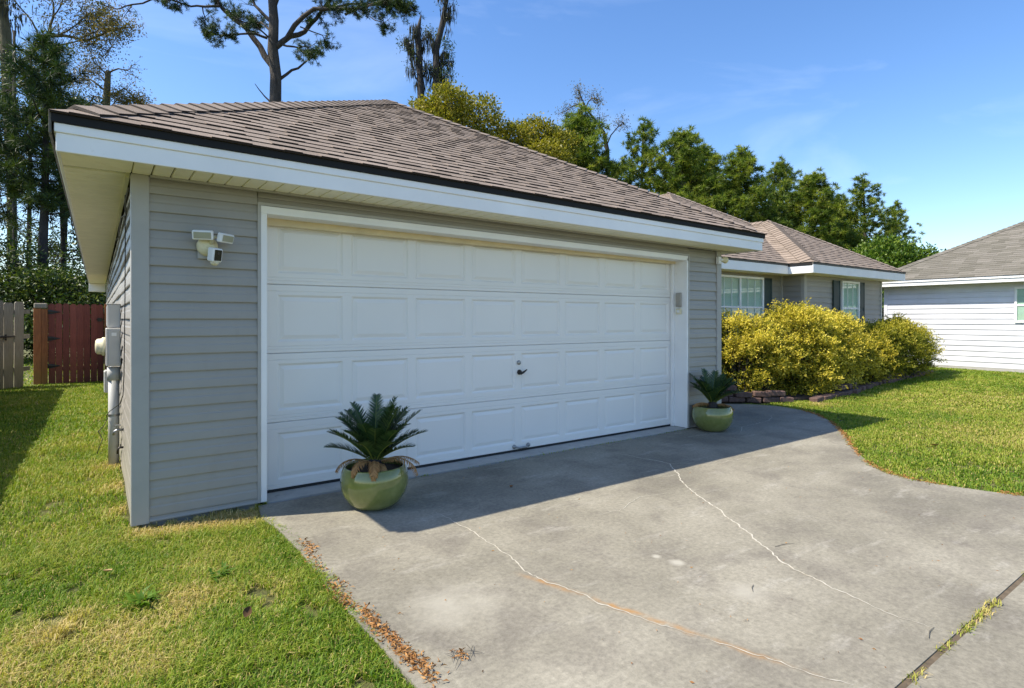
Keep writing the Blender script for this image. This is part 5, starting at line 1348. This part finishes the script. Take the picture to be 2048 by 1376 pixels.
# ================================================================== litter and small things
rg = np.random.default_rng(88)
pts_ = []
for (a_, b__, s_, n_) in ((.80, -1.0, .05, 110), (.78, -1.15, .05, 90), (.77, -1.35, .035, 70), (.755, -1.64, .03, 110), (.81, -1.58, .03, 40), (.76, -1.78, .03, 150), (.80, -1.95, .03, 150), (.785, -2.05, .03, 200), (.80, -2.2, .03, 220), (.80, -2.35, .035, 260), (.82, -2.48, .04, 260), (.98, -2.48, .02, 60)):
    q = rg.normal(0, 1, (n_, 2)) * np.array([s_, .06 if s_ > .02 else .02]) + np.array([a_, b__]); pts_.append(q[: int(n_ * .48)] * np.array([.5, 1]) + np.array([a_ * .5 + (-.006 if s_ < .045 else 0), 0]))
ppr = np.array(DRV_R[:13]); csr = np.concatenate([[0], np.cumsum(np.linalg.norm(np.diff(ppr, axis=0), axis=1))]); ur = rg.uniform(0, csr[-1], 1500)
er = np.stack([np.interp(ur, csr, ppr[:, 0]), np.interp(ur, csr, ppr[:, 1])], 1) + rg.normal(0, .016, (1500, 2)); pts_.append(er[vnoise(er[:, 0], er[:, 1], .25, 51) > .35])
q = np.concatenate(pts_); C = np.stack([q[:, 0], q[:, 1], rg.uniform(.003, .014, len(q))], 1); d = np.stack([rg.normal(size=len(q)), rg.normal(size=len(q)), rg.normal(0, .25, len(q))], 1)
V, F = leaf_arrays(C, d, rg.uniform(.014, .032, len(q)), rg.uniform(.006, .011, len(q)), rg, .25); V[:, 2] = np.maximum(V[:, 2], .0015)
tag(link('leaf_litter', amesh('leaf_litter', V, F, M['litter'], np.repeat(rg.uniform(0, 1, len(q)), 4))), 'brown leaf litter along the left driveway edge', 'litter', kind='stuff')
# scattered grit on the slab
n_ = 140; X_ = rg.uniform(.9, 5.2, n_); Y_ = rg.uniform(-3.5, -.2, n_); C = np.stack([X_, Y_, np.full(n_, .004)], 1); d = np.stack([rg.normal(size=n_), rg.normal(size=n_), np.zeros(n_)], 1)
V, F = leaf_arrays(C, d, rg.uniform(.006, .022, n_), rg.uniform(.002, .008, n_), rg, .2); V[:, 2] = np.maximum(V[:, 2], .002)
tag(link('leaf_litter', amesh('leaf_litter', V, F, M['litter'], np.repeat(rg.uniform(0, 1, n_), 4))), 'tiny scattered leaf bits over the driveway slab', 'litter', kind='stuff')
# weeds along the joints
def weeds(spots, name, label, seed, h=.05, mat='grass', dry=.15):
    rg = np.random.default_rng(seed); xs_ = []; ys_ = []
    for (a_, b__, s_, n_) in spots: xs_.append(rg.normal(a_, s_, n_)); ys_.append(rg.normal(b__, .012, n_))
    x = np.concatenate(xs_); y = np.concatenate(ys_); V, F, tn = blades(x, y, np.full(len(x), h), np.full(len(x), .0045), rg, -.012)
    tag(link(name, amesh(name, V, F, M[mat], np.clip(tn + dry, 0, 1))), label, 'weeds', kind='stuff')
weeds([(2.3, -3.585, .05, 25), (2.62, -3.585, .05, 50), (2.85, -3.585, .04, 80), (3.05, -3.585, .05, 120), (3.2, -3.585, .03, 60), (3.8, -3.585, .05, 40)], 'joint_weeds', 'weeds growing in the driveway expansion joint', 5, .035, dry=.2)
weeds([(1.78, -.05, .05, 60), (2.05, -.05, .04, 25), (2.9, -.035, .25, 60), (3.6, -.035, .2, 70), (4.3, -.035, .2, 90), (5.2, -.035, .2, 90)], 'joint_weeds', 'small weeds along the garage door sill', 6, .03)
# tufts in the foreground lawn
def tuft(loc, n_, h, lab, tl, seed, wd=.006, ln=(.2, .9)):
    rg = np.random.default_rng(seed); az = rg.uniform(0, 6.283, n_); L_ = rg.uniform(*ln, n_) * h * 1.4; B = np.stack([rg.normal(0, .025, n_), rg.normal(0, .025, n_), np.full(n_, -.03)], 1); D_ = np.stack([np.cos(az), np.sin(az), np.zeros(n_)], 1); S = np.stack([-np.sin(az), np.cos(az), np.zeros(n_)], 1) * wd / 2
    Mi = B + D_ * (L_ * .45)[:, None] + np.array([0, 0, h * .75]); T = B + D_ * L_[:, None] + np.array([0, 0, h]) * rg.uniform(.6, 1.1, n_)[:, None]
    V = np.stack([B - S, B + S, Mi - S, Mi + S, T], 1).reshape(-1, 3); o = np.arange(n_)[:, None] * 5; F = np.concatenate([o + np.array([[0, 1, 3]]), o + np.array([[0, 3, 2]]), o + np.array([[2, 3, 4]])])
    ob = link('grass_tuft', amesh('grass_tuft', V, F, M['grass'], np.repeat(rg.uniform(*tl, n_), 5)), None, loc); tag(ob, lab, 'grass tuft')
tuft((-.34, -1.33, 0), 120, .07, 'pale dry grass tuft in the lower left lawn', (.85, 1), 31, .004, (.1, .5))
tuft((-.27, -1.20, 0), 90, .06, 'smaller pale dry tuft just behind the dry tuft', (.8, .95), 32, .004, (.1, .5))
tuft((-.02, -1.22, 0), 40, .06, 'broad bladed green weed right of the dry tuft', (.1, .35), 33, .014, (.6, 1.2))
tuft((.33, -1.10, 0), 30, .05, 'dark green weed in the middle of the foreground lawn', (0, .2), 34, .016, (.6, 1.2))
# fallen leaves and twigs
def leafobj(loc, rot, s_, lab, mat):
    v = []; f = []
    n_ = 8
    for i in range(n_ + 1):
        t_ = i / n_; w_ = s_ * .42 * math.sin(math.pi * (t_ * .92 + .04)) ** .8; z_ = s_ * .35 * (t_ - .5) ** 2 * 2
        v += [(t_ * s_, -w_, z_ + w_ * .5), (t_ * s_, 0, z_), (t_ * s_, w_, z_ + w_ * .5)]
    for i in range(n_):
        for j in (0, 1): a_ = i * 3 + j; f.append((a_, a_ + 3, a_ + 4, a_ + 1))
    o = link('fallen_leaf', mesh('fallen_leaf', v, f, mat, True), None, loc, rot); tag(o, lab, 'leaf', 'fallen leaves')
M['dead_leaf'] = simple('dead_leaf', (.09, .045, .018), 1.0, var=.3, scale=40)
M['tan_leaf'] = simple('tan_leaf', (.42, .27, .12), .7, var=.2, scale=40)
leafobj((.335, -1.69, .012), (.5, -.9, .6), .045, 'dark brown curled leaf standing in the foreground grass', M['dead_leaf'])
leafobj((-.14, -.80, .018), (.2, .1, 2.2), .05, 'tan fallen leaf lying in the left lawn', M['tan_leaf'])
leafobj((2.45, -.75, .004), (.1, 0, .4), .035, 'reddish fallen leaf in the driveway shadow', M['litter'])
leafobj((6.9, -2.2, .02), (.1, .2, 1.4), .09, 'tan fallen leaf on the right lawn', M['tan_leaf'])
tw = MB(); rr_ = random.Random(3)
for i in range(9):
    a_ = rr_.uniform(0, 6.28); c_ = Vector((.98 + rr_.uniform(-.05, .05), -2.49 + rr_.uniform(-.03, .03), .006)); dv = Vector((cos(a_), sin(a_), 0)) * rr_.uniform(.02, .05); tw.tube([c_ - dv, c_ + Vector((0, 0, .008)), c_ + dv], [.0010, .0014, .0006], 5)
tag(tw.obj('twig_cluster', M['weathered']), 'little heap of dry twigs on the driveway near its left edge', 'twigs')
for (p0, p1, lab) in (((3.02, -2.62), (3.16, -2.66), 'thin dark twig lying right of the long pale crack'), ((2.47, -2.82), (2.40, -2.86), 'short dark twig on the pale patch of the driveway'), ((2.62, -3.52), (2.74, -3.50), 'short twig beside the expansion joint')):
    md = ((p0[0] + p1[0]) / 2, (p0[1] + p1[1]) / 2 + .008, .005)
    tag(MB().tube([(*p0, .0035), md, (*p1, .0035)], [.0014, .0018, .0008], 5).obj('twig', M['weathered']), lab, 'twig', 'twigs on the driveway')
